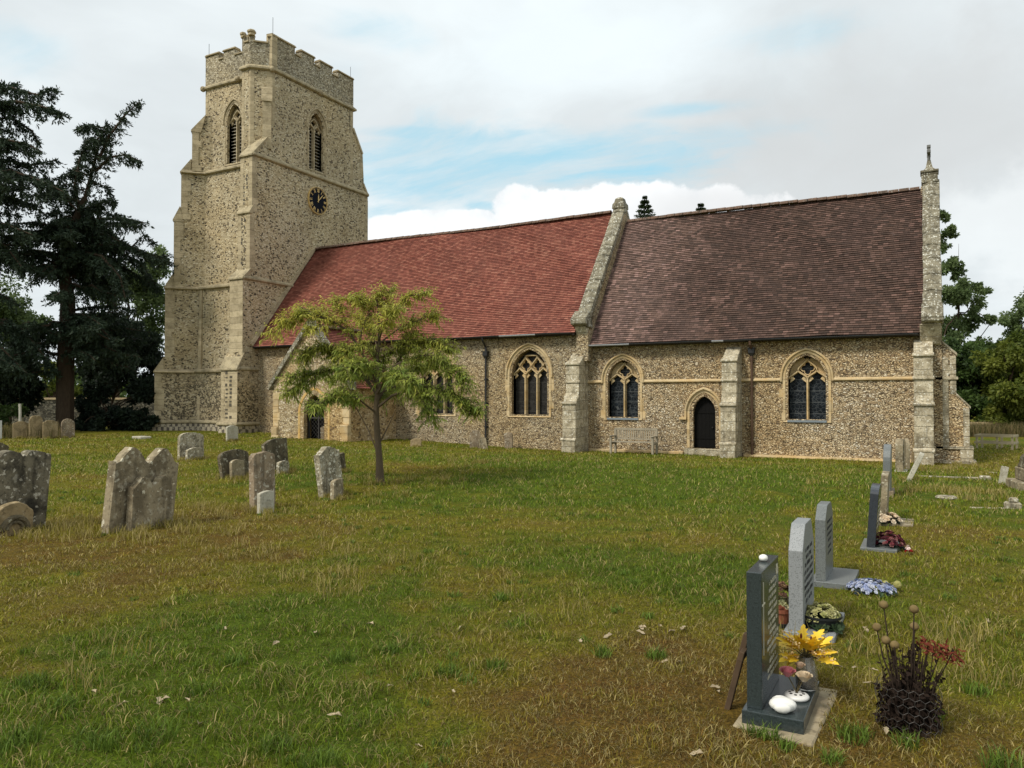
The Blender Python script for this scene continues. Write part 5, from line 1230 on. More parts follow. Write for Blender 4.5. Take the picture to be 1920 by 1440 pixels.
# dead plant in wire mesh
P = gp(1703, 1366); dp = thing('dead_plant', 'dead dark plant with round dried seed heads inside a wire mesh guard', 'plant', P)
st_ = MB(); hd = MB(); rr_ = random.Random(5); lv = []
heads = [(-.105, .0, .585), (.03, .02, .575), (-.14, .05, .455), (-.095, -.04, .42), (-.055, -.05, .405), (.03, .1, .47)]
for (x, y, z) in heads:
    p = [(x*.1, y*.1, 0), (x*.35, y*.4, z*.35), (x*.8, y*.8, z*.7), (x, y, z)]; st_.tube(p, [.006, .005, .004, .003], 5)
    hd.sphere((x, y, z+.012), .022, 10, 8, jit=.06, sc=(1, 1, .95))
for k_ in range(90):
    a = rr_.uniform(0, 6.28); q = rr_.uniform(.01, .13); h_ = rr_.uniform(.15, .42); x, y = q*math.cos(a), q*math.sin(a)
    st_.tube([(x*.5, y*.5, 0), (x*.8, y*.8, h_*.5), (x*1.1+rr_.uniform(-.02, .02), y*1.1, h_)], [.004, .003, .002], 4)
    for j in range(11): lv.append((x*rr_.uniform(.7, 1.25)+rr_.uniform(-.02, .02), y*rr_.uniform(.7, 1.2), h_*rr_.uniform(.1, 1)))
for k_ in range(1500): 
    a = rr_.uniform(0, 6.28); q = .125*math.sqrt(rr_.random()); lv.append((q*math.cos(a)*1.05, q*math.sin(a), rr_.uniform(0, .21)))
M_DED = plain('dead stem', (.035, .022, .014), .9)
st_.build('stems', M_DED, dp); hd.build('seed_heads', plain('dried seed head', (.17, .12, .05), .85, .15, .5, 40), dp, smooth=True)
mb = MB()
for (x, y, z) in lv:
    d = Vector((rr_.uniform(-1, 1), rr_.uniform(-1, 1), rr_.uniform(-1.6, .2))).normalized(); s = d.orthogonal().normalized(); L_ = rr_.uniform(.02, .045); p = Vector((x, y, max(z, .03)))
    mb.add([p, p+d*L_*.5+s*L_*.22, p+d*L_, p+d*L_*.5-s*L_*.22], [(0, 1, 2, 3)])
mb.build('leaves', plain('dead leaf', (.022, .014, .010), .95, .1, .5, 15, bstr=0), dp, fix=False)
rd = MB()
for k_ in range(170):
    t = rr_.random(); p = Vector((.05+.17*t+rr_.uniform(-.02, .02), .03+rr_.uniform(-.04, .04), .44-.05*t+rr_.uniform(-.04, .02))); d = Vector((rr_.uniform(-1, 1), rr_.uniform(-1, 1), rr_.uniform(-1, .4))).normalized(); s = d.orthogonal().normalized(); L_ = rr_.uniform(.02, .045)
    rd.add([p, p+d*L_*.5+s*L_*.16, p+d*L_, p+d*L_*.5-s*L_*.16], [(0, 1, 2, 3)])
rd.build('dried_petals', plain('dried red petal', (.12, .028, .016), .9, .1, .4, 20, bstr=0), dp, fix=False)
for x in (.09, .15, .2): st_ = MB().tube([(x*.2, .02, .0), (x*.6, .03, .22), (x, .03, .41)], .003, 4).build('stem', M_DED, dp)
wr = MB(); cell = .042
for i in range(-9, 10):   # hexagonal wire round a loose cylinder
    for j in range(0, 6):
        a0 = (i+(.5 if j % 2 else 0))*.34; z = .02+j*cell*.86
        f = lambda a, z_: (.142*math.cos(a)*(1+.06*math.sin(5*z_*9)), .138*math.sin(a), z_+.008*math.sin(a*3))
        j_ = lambda: rr_.uniform(-.02, .02); a0 += j_()
        if rr_.random() < .18: continue
        wr.tube([f(a0, z-.012), f(a0, z+.012)], .0011, 3, caps=False); wr.tube([f(a0, z+.012), f(a0+.17, z+.026)], .0011, 3, caps=False); wr.tube([f(a0, z+.012), f(a0-.17, z+.026)], .0011, 3, caps=False)
wr.build('wire_mesh', plain('dull wire', (.075, .068, .06), .6, .4, metal=.2), dp)

# ------------------------------------------------------------------ bench
bx0 = at(1148, 840, Y=26.1).x; bx1 = at(1229, 840, Y=26.1).x
bn_ = thing('bench', 'weathered grey wooden bench with slatted back against the chancel wall', 'bench', ((bx0+bx1)/2, 26.1, float(gz((bx0+bx1)/2, 26.1))))
M_BW = plain('silvered oak', (.30, .26, .19), .85, .2, .35, 5); H_ = (bx1-bx0)/2-.03
sb = MB(); [sb.box(-H_, H_, -.24+k_*.1, -.155+k_*.1, .42, .445) for k_ in range(5)]; sb.build('seat', M_BW, bn_)
bk = MB(); bk.box(-H_, H_, .22, .27, .84, .92); bk.box(-H_, H_, .225, .265, .50, .55)
n_ = 19
for k_ in range(n_): x = -H_+.06+(2*H_-.12)*k_/(n_-1); bk.box(x-.022, x+.022, .235, .255, .55, .84)
bk.build('backrest', M_BW, bn_)
for s in (-1, 1):
    MB().box(s*H_-.035, s*H_+.035, -.26, -.19, -.05, .62).build('leg', M_BW, bn_); MB().box(s*H_-.035, s*H_+.035, .21, .28, -.05, .90).build('leg', M_BW, bn_)
    MB().box(s*H_-.045, s*H_+.045, -.30, .25, .621, .66).build('armrest', M_BW, bn_, bevel=.01); MB().box(s*H_-.02, s*H_+.02, -.18, .2, .34, .41).build('side_rail', M_BW, bn_)
# timber enclosure at the back right
P = gp(1867, 842); en = thing('wooden_enclosure', 'low square enclosure of pale timber posts and rails near the boundary at the right', 'wooden frame', P, R(-14))
M_TB = plain('pale timber', (.42, .36, .24), .85, .2, .2, 6)
for x in (-.58, 0.1, .6):
    for y in (-.3, .6): MB().box(x-.035, x+.035, y-.035, y+.035, -.1, .52).build('post', M_TB, en)
for z in (.26, .53):
    for y in (-.35, .65): MB().box(-.66, .66, y-.015, y+.015, z-.045, z+.035).build('rail', M_TB, en)
    for x in (-.64, .64): MB().box(x-.015, x+.015, -.33, .63, z-.045, z+.03).build('rail', M_TB, en)
P = gp(37, 822); o = MB().tube([(0, 0, -.2), (0.01, 0, 1.0), (-.02, 0, 1.42)], [.055, .05, .05], 8).build('post', plain('pale post', (.42, .40, .33), .8)); o.location = P; tag(o, 'thin pale upright post among the headstones at the far left', 'post')
P = gp(-1, 823); o = MB().box(-.06, .06, -.06, .06, -.1, .75).build('post', plain('white post', (.6, .6, .56), .7)); o.location = P; tag(o, 'short white post at the very left edge of the grass', 'post')
P = gp(40, 800); o = thing('sign_board', 'low wooden board on a post behind the far left headstones', 'board', P); MB().box(-.3, .75, -.03, .03, .55, .8).build('board', M_TB, o); MB().box(-.05, .05, .035, .1, -.2, .8).build('post', M_TB, o)

# boundary walls
def bwall(label, A, B, h, th=.4, name='boundary_wall'):
    d = (B-A); L_ = math.hypot(d.x, d.y); r = thing(name, label, 'wall', (A.x, A.y, float(gz(A.x, A.y))-.3), math.atan2(d.y, d.x))
    MB().box(0, L_, -th/2, th/2, 0, h+.3).build('wall', M_FBK, r); mb = MB(); x = 0
    while x < L_: l = random.uniform(.3, .5); mb.loft([[(xx, th/2*math.cos(t)*1.15, h+.3+.14*math.sin(t)) for t in np.linspace(0, math.pi, 6)] for xx in (x, min(x+l-.02, L_))]); x += l
    mb.build('coping', M_GT, r)
bwall('flint boundary wall behind the fir trunk at the left', at(-160, 800, dep=47), at(330, 800, dep=52), 1.55)
bwall('low flint boundary wall behind the long weeds at the right', at(1740, 820, dep=42), at(2100, 820, dep=44), .55)
# ------------------------------------------------------------------ vegetation
def leafmat(name, rough=.6, trans=.3):
    m = bpy.data.materials.new(name); m.use_nodes = True; nt = m.node_tree; b = nt.nodes['Principled BSDF']; b.inputs['Roughness'].default_value = rough; b.inputs['Specular IOR Level'].default_value = .25
    c = node(nt, 'ShaderNodeAttribute', attribute_name='col').outputs['Color']; nt.links.new(c, b.inputs['Base Color'])
    t = node(nt, 'ShaderNodeBsdfTranslucent', {0: c}); mx = node(nt, 'ShaderNodeMixShader', {0: trans, 1: b.outputs[0], 2: t.outputs[0]})
    nt.links.new(mx.outputs[0], nt.nodes['Material Output'].inputs[0]); return m
M_LEAF = leafmat('foliage', .6, .42); M_NEED = leafmat('fir needles', .65, .12); M_GRASS = leafmat('grass blades', .6, .3)
M_BARK, nt, b = newmat('bark', .95, .1); P = objc(nt)
setc(nt, b, mix(nt, noise(nt, mapping(nt, P, (6, 6, 1.2)), 3, 5, .7), (.028, .020, .014), (.095, .068, .045))); bump(nt, b, noise(nt, mapping(nt, P, (8, 8, 1.5)), 4, 4), .8, .03)
M_BARKL, nt, b = newmat('young bark', .9, .1); P = objc(nt)
setc(nt, b, mix(nt, noise(nt, mapping(nt, P, (14, 14, 5)), 3, 5, .7), (.06, .048, .032), (.17, .125, .08))); bump(nt, b, noise(nt, mapping(nt, P, (20, 20, 6)), 4, 4), .8, .01)
def unit(v): return v/np.maximum(np.linalg.norm(v, axis=-1, keepdims=True), 1e-6)
def diamonds(P, D, L, W, col, lift=.15):
    """one folded leaf (4 verts) per point"""
    n = len(P); D = unit(D); r = rng.normal(size=(n, 3)); Sd = unit(np.cross(D, r)); Nn = np.cross(Sd, D)
    L = np.broadcast_to(L, (n,))[:, None]; W = np.broadcast_to(W, (n,))[:, None]
    V = np.stack([P, P+D*L*.45+Sd*W*.5+Nn*W*lift, P+D*L, P+D*L*.45-Sd*W*.5+Nn*W*lift], 1).reshape(-1, 3)
    return V, np.arange(n*4).reshape(n, 4), np.repeat(col, 4, 0)
def long_leaves(P, D, L, W, droop, col):
    n = len(P); D = unit(D); r = np.tile(np.array([[0, 0, 1.]]), (n, 1))+rng.normal(size=(n, 3))*.35; Sd = unit(np.cross(D, r))
    L = L[:, None]; W = W[:, None]; g = np.array([[0, 0, -1.]]); dr = droop[:, None]
    m = P+D*L*.45+g*L*dr*.12; t = P+D*L*.85+g*L*dr*.55
    V = np.stack([P-Sd*W*.12, P+Sd*W*.12, m+Sd*W*.5, m-Sd*W*.5, t+Sd*W*.10, t-Sd*W*.10], 1).reshape(-1, 3)
    b0 = np.arange(n)[:, None]*6
    F = np.concatenate([b0+np.array([[0, 1, 2, 3]]), b0+np.array([[3, 2, 4, 5]])], 0)
    return V, F, np.repeat(col, 6, 0)
def curve(p0, p1, sag=0, n=6, wob=0):
    p0, p1 = Vector(p0), Vector(p1); L = (p1-p0).length; out = []
    for k in range(n+1):
        t = k/n; p = p0.lerp(p1, t)+Vector((0, 0, sag*L*4*t*(1-t)))
        if 0 < k < n and wob: p += Vector([random.gauss(0, wob*L) for _ in range(3)])
        out.append(p)
    return out

# broadleaf trees
def broadleaf(name, label, base, H, clumps, nl, leaf, cols, trunk_r=.2, group=None, crown_gap=1.0, cat='tree', limbs=True):
    """clumps: (x, y, z, r) in world space"""
    base = Vector(base); root = thing(name, label, cat, base, 0, group)
    mb = MB(); tops = [Vector(c[:3])-base for c in clumps]; cen = sum(tops, Vector())/len(tops)
    top = Vector((cen.x, cen.y, max(t.z for t in tops)*.85)); fork = Vector((cen.x*.3, cen.y*.3, min(t.z for t in tops)*.6))
    mb.tube([Vector((0, 0, -.3)), fork*.5, fork, fork.lerp(top, .5), top], [trunk_r, trunk_r*.8, trunk_r*.7, trunk_r*.35, trunk_r*.05], 8)
    if limbs:
        for t, c_ in zip(tops, clumps):
            if c_[3] < .85 and c_[2] > 8: continue
            s = fork.lerp(top, random.uniform(0, .6)); c = curve(s, t, .08, 5, .04); mb.tube(c, [trunk_r*.28*(1-k/6)+.015 for k in range(6)], 5)
    mb.build('trunk', M_BARK, root)
    Ps, Ds, Cs = [], [], []; vol = sum(c[3]**2 for c in clumps)
    for c in clumps:
        n = max(int(nl*c[3]**2/vol), 140); d = unit(rng.normal(size=(n, 3))); sub = rng.normal(size=(max(4, int(c[3]*9)), 3)); sub = unit(sub)*rng.uniform(.45, 1, (len(sub), 1))*c[3]*np.array([[1, 1, .75]])
        k = rng.integers(0, len(sub), n); r_ = c[3]*.30
        P = sub[k]+d*r_*rng.uniform(.2, 1.15, (n, 1)); Ps.append(P+np.array(c[:3])-np.array(base)); Ds.append(d+rng.normal(size=(n, 3))*.6+np.array([[0, 0, -.35]]))
        shade = rng.random(len(sub))[k]*.7+rng.random(n)*.3; cc = np.array(cols[0])+(np.array(cols[1])-np.array(cols[0]))*shade[:, None]; Cs.append(cc)
    P = np.vstack(Ps); D = np.vstack(Ds); Cc = np.vstack(Cs); L = rng.uniform(.7, 1.3, len(P))*leaf
    np_mesh('crown', *((lambda v, f, c: (v, f, M_LEAF, c))(*diamonds(P, D, L, L*.6, Cc))), parent=root)
    return root
def sphere_clumps(cx, cy, cz, rx, ry, rz, n, r, seed=0):
    rr = np.random.default_rng(seed); out = []
    for _ in range(n):
        d = rr.normal(size=3); d /= np.linalg.norm(d); q = rr.uniform(.35, 1)
        out.append((cx+d[0]*rx*q, cy+d[1]*ry*q, cz+d[2]*rz*q, r*rr.uniform(.7, 1.25)))
    return out
def crown_px(pts, dep, r, jit=1.0, seed=0, per=2):
    rr = np.random.default_rng(seed); out = []
    for (px, py, rp) in pts:
        for _ in range(per):
            p = at(px+rr.normal()*rp*.35, py+rr.normal()*rp*.35, dep=dep+rr.normal()*jit); out.append((p.x, p.y, p.z, rp/FPX*dep*rr.uniform(.6, .9)))
    return out
GD = ((.022, .044, .012), (.09, .145, .034)); GM = ((.032, .06, .012), (.11, .16, .035)); GY = ((.06, .09, .012), (.20, .22, .035)); GG = ((.06, .095, .03), (.18, .24, .09))
b_ = at(1795, 820, dep=52)
broadleaf('ash_tree', 'open-crowned ash tree rising behind the east gable with thin outer sprays', (b_.x, b_.y, -.6), 14, crown_px([(1766, 405, 13), (1774, 440, 14), (1768, 460, 14), (1785, 425, 7), (1775, 490, 26), (1790, 560, 40), (1800, 610, 36), (1835, 590, 22), (1845, 545, 14), (1780, 640, 30), (1858, 600, 8), (1805, 525, 20)], 52, 1, 1.2, 2, 3), 13000, .21, GG, .14)
for k, (pxs, dep, col, lab) in enumerate([
    ([(1790, 700, 55), (1800, 760, 55), (1830, 680, 45), (1850, 740, 60)], 47, GD, 'dense dark green tree mass right behind the corner buttress'),
    ([(1880, 690, 50), (1905, 730, 60), (1895, 770, 50), (1940, 690, 60), (1870, 780, 35)], 44, GY, 'yellow-green leafy tree at the right edge behind the low boundary wall'),
    ([(1850, 665, 30), (1880, 660, 26), (1920, 655, 30), (1830, 655, 25)], 58, GM, 'mid green treetops seen above the dark tree at the right'),
    ([(1905, 615, 20), (1925, 580, 34), (1950, 560, 40), (1915, 640, 22), (1930, 530, 14)], 62, GG, 'pale grey-green tree cut by the right edge of the picture'),
    ([(2010, 700, 80), (2080, 720, 90), (2000, 770, 60)], 46, GM, 'round green tree standing beyond the right edge')]):
    p = at(pxs[0][0], 820, dep=dep)
    broadleaf('broadleaf_tree', lab, (p.x, p.y, -.7), 8, crown_px(pxs, dep, 1, 1.2, k+5, 4), 26000 if k in (0, 1) else 9000, .22, col, .2)
for px, top, dep, l in ((1209, 369, 62, 'spiky conifer top showing above the chancel roof, the taller of two'), (1314, 380, 66, 'tiny conifer tip showing above the chancel roof, the smaller of two')):
    t = at(px, top, dep=dep); Ht = t.z+.8; root = thing('conifer', l, 'tree', (t.x, t.y, -.8)); MB().tube([(0, 0, 0), (0, 0, Ht)], [.25, .02], 6).build('trunk', M_BARK, root)
    n = 12000; h_ = 1-rng.random(n)**1.3*.75; lay = np.floor(h_*Ht/.38)*.38/Ht; rad = np.minimum((.03+(1-lay)*Ht*.46), 4.5)*rng.uniform(.05, 1, n); a = rng.uniform(0, 6.28, n); a = np.round(a*1.6+lay*40)/1.6+rng.normal(0, .10, n)
    P = np.stack([rad*np.cos(a), rad*np.sin(a), Ht*lay+.10*rad+rng.normal(0, .04, n)], 1); D = np.stack([np.cos(a), np.sin(a), rng.normal(.1, .5, n)], 1)
    c = np.array(GD[0])+(np.array((.05, .07, .028))-np.array(GD[0]))*rng.random((n, 1)); v, f, c = diamonds(P, D, .2, .07, c); np_mesh('crown', v, f, M_NEED, c, root)

# the great firs at the left: limbs with side sprays and hanging needles
def fir(name, label, base, trunk, boughs, nfill, Hrange, rlen, trunk_r, seed, dens=1.0, col=((.012, .024, .014), (.055, .082, .045)), gapside=-1):
    rnd = random.Random(seed); base = Vector(base); root = thing(name, label, 'tree', base)
    tk = [Vector(p)-base for p in trunk]; mb = MB(); mb.tube([Vector((0, 0, -.3))]+tk, [trunk_r]+[trunk_r*(1-.85*k/len(tk)) for k in range(len(tk))], 9)
    allb = [([Vector(p)-base for p in bl], w) for bl, w in boughs]
    def tp(z):
        for a, b2 in zip([Vector((0, 0, 0))]+tk, tk):
            if a.z <= z <= b2.z: return a.lerp(b2, (z-a.z)/max(b2.z-a.z, .01))
        return tk[-1]
    for _ in range(nfill):
        z = rnd.uniform(*Hrange); s = tp(z); a = rnd.uniform(0, 6.28)
        if 5.8 < z < 8.2 and (math.cos(a)*math.cos(YAW)+math.sin(a)*math.sin(YAW))*gapside > -.25: continue
        L = rlen(z)*rnd.uniform(.55, 1.1)
        e = s+Vector((math.cos(a)*L, math.sin(a)*L, rnd.uniform(-.25, .12)*L)); allb.append((curve(s, e, rnd.uniform(-.05, .10), 6, .02), 1.0))
    P_, D_, C_ = [], [], []; lo, hi = np.array(col[0]), np.array(col[1])
    for path, w in allb:
        L = sum((path[i+1]-path[i]).length for i in range(len(path)-1)); mb.tube(path, [max(.10*(1-k/len(path))*min(L/4, 1), .012) for k in range(len(path))], 5)
        pts = np.array([tuple(p) for p in path]); seg = np.linalg.norm(np.diff(pts, axis=0), axis=1); cum = np.concatenate([[0], np.cumsum(seg)])
        nt_ = int(L*13*dens); 
        for k in range(nt_):
            t = rnd.random()**.75*.92+.08; s = t*L; c = np.array([np.interp(s, cum, pts[:, j]) for j in range(3)]); i = min(np.searchsorted(cum, s)-1, len(seg)-1); d = (pts[i+1]-pts[i])/max(seg[i], .01)
            side = np.cross(d, [0, 0, 1]); side /= max(np.linalg.norm(side), .01); sg = rnd.choice((-1, 1))
            tl = (.25+.9*(1-t)*min(L/5, 1))*rnd.uniform(.5, 1.2)*w; hang = rnd.random() < .35
            td = d*.55+side*sg*rnd.uniform(.4, 1)+np.array([0, 0, rnd.uniform(-.25, .15)]) if not hang else d*.2+side*sg*.2+np.array([0, 0, -1.0])
            td /= np.linalg.norm(td); m = max(6, int(tl*42)); u_ = rng.uniform(0, 1, (m, 1))
            droop = np.zeros((m, 3)); droop[:, 2] = -.35*tl*u_[:, 0]**2
            pp = c+td*tl*u_+droop+rng.normal(size=(m, 3))*.035; dd = td*.8+rng.normal(size=(m, 3))*.55+np.array([0, 0, -.15])
            shade = rnd.random()*.6+rng.random((m, 1))*.4; P_.append(pp); D_.append(dd); C_.append(lo+(hi-lo)*shade)
    mb.build('trunk', M_BARK, root)
    P = np.vstack(P_); D = np.vstack(D_); Cc = np.vstack(C_); L = rng.uniform(.11, .24, len(P)); v, f, c = diamonds(P, D, L, L*.34, Cc)
    np_mesh('crown', v, f, M_NEED, c, root); return len(P)
def pb(lst, dep, z0=None): return [tuple(at(px, py, dep=dep+dd)) for px, py, dd in lst]
T0 = at(122, 815, dep=39)
trunkA = pb([(123, 700, 0), (128, 560, 0), (118, 500, 0), (135, 430, 0), (160, 370, 0)], 39)
bA = [([(160, 370, 0), (176, 310, 0), (190, 255, -.1), (205, 232, -.1)], 1.5), ([(150, 400, 0), (140, 350, .3), (150, 300, .5), (165, 260, .6)], 1.4), ([(150, 400, 0), (120, 370, -.4), (85, 330, -.6)], 1.4), ([(190, 255, 0), (170, 270, .5), (150, 290, .8)], 1.2), ([(120, 460, 0), (110, 420, .8), (100, 390, 1.2)], 1.5), ([(185, 300, 0), (205, 255, -.3), (235, 215, -.4), (262, 190, -.5)], 1.1), ([(180, 320, 0), (205, 295, -.5), (235, 290, -.8), (266, 303, -1)], .9), ([(195, 240, 0), (165, 235, .4), (145, 245, .8)], 1), ([(190, 250, 0), (175, 232, -.4), (150, 240, -.6)], 1), ([(170, 330, 0), (140, 320, .4), (110, 335, .5)], 1.2),
      ([(150, 400, 0), (180, 385, -.6), (210, 372, -1)], 1.2), ([(145, 420, 0), (190, 410, -.8), (235, 410, -1.2), (272, 418, -1.6)], 1.3), ([(140, 440, 0), (200, 440, -.3), (260, 470, -.5), (322, 492, -.8)], 1.3), ([(140, 460, 0), (200, 460, .8), (260, 490, 1.2), (300, 545, 1.4)], 1.2), ([(140, 470, 0), (190, 480, -1.2), (225, 520, -2), (235, 560, -2.2)], 1.1),
      ([(130, 440, 0), (80, 430, -.8), (30, 450, -1.4)], 1.4), ([(125, 480, 0), (70, 470, .9), (10, 480, 1.4)], 1.3), ([(130, 500, 0), (90, 500, -1.5), (60, 530, -2.2)], 1), ([(135, 520, 0), (175, 500, .5), (230, 500, 1), (280, 530, 1)], 1.2), ([(165, 340, 0), (200, 350, .5), (215, 385, .8)], 1.1), ([(150, 380, 0), (100, 360, .6), (50, 370, 1)], 1.4),
      ([(160, 360, 0), (130, 345, -.6), (95, 350, -1)], 1.3), ([(125, 620, 0), (170, 600, -.6), (215, 640, -1)], 1), ([(125, 600, 0), (80, 620, .6), (40, 680, 1)], 1), ([(240, 470, 0), (270, 440, 0), (290, 455, 0)], .8), ([(270, 480, 0), (300, 480, 0), (326, 478, 0)], .8)]
nA = fir('fir_tree', 'huge dark fir with a kinked trunk and drooping limbs left of the tower', T0, trunkA, [(pb(l, 39), w) for l, w in bA], 90, (3.8, 11.5), lambda z: 4.9-.18*z, .42, 11, 1.35)
T1 = at(-45, 818, dep=36); trunkB = pb([(-40, 700, 0), (-45, 500, 0), (-40, 300, 0), (-50, 150, 0), (-55, 40, 0)], 36)
bB = [([(-40, 190, 0), (20, 165, 0), (70, 178, 0), (104, 168, 0)], 1.4), ([(-40, 200, 0), (30, 190, -.5), (80, 200, -.6), (118, 213, -.8)], 1.2), ([(-40, 230, 0), (20, 220, .5), (60, 245, .6), (72, 268, .6)], 1.1), ([(-45, 270, 0), (0, 260, -.5), (50, 270, -.8), (80, 285, -.8)], 1.2), ([(-45, 300, 0), (10, 300, .5), (60, 310, .6), (105, 300, .6)], 1.3), ([(-45, 330, 0), (20, 320, -.6), (80, 340, -.8), (120, 360, -1)], 1.4),
      ([(-40, 380, 0), (20, 370, .6), (80, 390, .8)], 1.5), ([(-40, 420, 0), (10, 420, -.6), (60, 440, -.9)], 1.5), ([(-40, 460, 0), (10, 460, 0), (40, 500, -.4)], 1.3), ([(-40, 180, 0), (-10, 160, .5), (30, 160, .8)], 1.3), ([(-40, 340, 0), (0, 350, 1.2), (50, 350, 2)], 1.4), ([(-42, 600, 0), (10, 600, .6), (60, 640, .8), (100, 690, 1)], 1.4), ([(-42, 640, 0), (0, 650, -.5), (50, 700, -.6)], 1.4), ([(-42, 560, 0), (0, 550, .5), (30, 570, .5)], 1.3)]
fir('fir_tree', 'broad dark fir leaning in from the left edge, its trunk outside the picture', T1, trunkB, [(pb(l, 36), w) for l, w in bB], 75, (3, 17), lambda z: 4.4-.12*z, .4, 12, 1.35, gapside=1)
def dark_bush(label, pts, dep, n, col, leaf=.16, name='bush', cat='bush', seed=0):
    p = at(pts[0][0], 820, dep=dep); broadleaf(name, label, (p.x, p.y, float(gz(p.x, p.y))), 3, crown_px(pts, dep, 1, .8, seed, 4), n, leaf, col, .08, cat=cat)
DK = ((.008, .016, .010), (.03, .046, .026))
dark_bush('low dark yew bush between the fir trunk and the tower', [(175, 780, 34), (215, 775, 38), (255, 785, 34), (270, 740, 36), (180, 740, 26), (150, 800, 16), (235, 800, 22), (275, 800, 22)], 40, 22000, DK, .17, seed=21)
dark_bush('tall dark shaded holly standing behind the fir trunk', [(200, 660, 50), (230, 700, 50), (180, 700, 40), (260, 660, 36), (240, 620, 34), (280, 700, 34)], 45, 20000, DK, .2, 'holly_tree', 'tree', 22)
dark_bush('dark shaded yew at the far left under the fir limbs', [(20, 670, 44), (50, 690, 34), (0, 720, 50), (40, 730, 36), (-40, 680, 60)], 42, 22000, DK, .2, 'yew_tree', 'tree', 23)
dark_bush('dark green bush sprawling at the left edge above the headstones', [(5, 780, 26), (-30, 770, 40), (40, 765, 14)], 38, 6000, GD, .12, seed=24)
for k, (pts, dep, col, lab, n) in enumerate([([(215, 560, 42), (250, 530, 46), (285, 560, 44), (230, 610, 44), (280, 620, 44), (300, 500, 30), (200, 620, 30)], 58, GG, 'light green tree showing between the fir and the tower', 17000),
      ([(40, 590, 36), (20, 620, 40), (70, 600, 20), (10, 570, 24)], 60, GG, 'light green tree showing low between the two firs', 8000),
      ([(95, 700, 24), (80, 740, 26), (115, 730, 20), (145, 740, 14)], 66, GY, 'bright green tree glimpsed behind the boundary wall past the fir trunk', 6000),
      ([(-20, 600, 60), (-80, 560, 80), (-120, 640, 90)], 60, GM, 'green tree beyond the left edge', 8000)]):
    p = at(pts[0][0], 815, dep=dep); broadleaf('broadleaf_tree', lab, (p.x, p.y, -.5), 8, crown_px(pts, dep, 1, 1, k+40, 3), n, .24, col, .18)
# ivy and dead sticks climbing below the firs are left to the crowns above

# far woodland round the field
n = 26000; az = rng.uniform(R(-75), R(75), n)+YAW; hh_ = 3.5+5*fbm(az*9, az*0+3, 4); rr_d = rng.uniform(120, 145, n)
P = np.stack([-np.sin(az)*rr_d, np.cos(az)*rr_d, -1+hh_*rng.random(n)**.7], 1); c = np.array(GM[0])+(np.array(GM[1])-np.array(GM[0]))*rng.random((n, 1))*.9
v, f, c = diamonds(P, rng.normal(size=(n, 3)), rng.uniform(.8, 1.8, n), rng.uniform(.5, 1.1, n), c); tag(np_mesh('distant_wood', v, f, M_LEAF, c), kind='stuff')
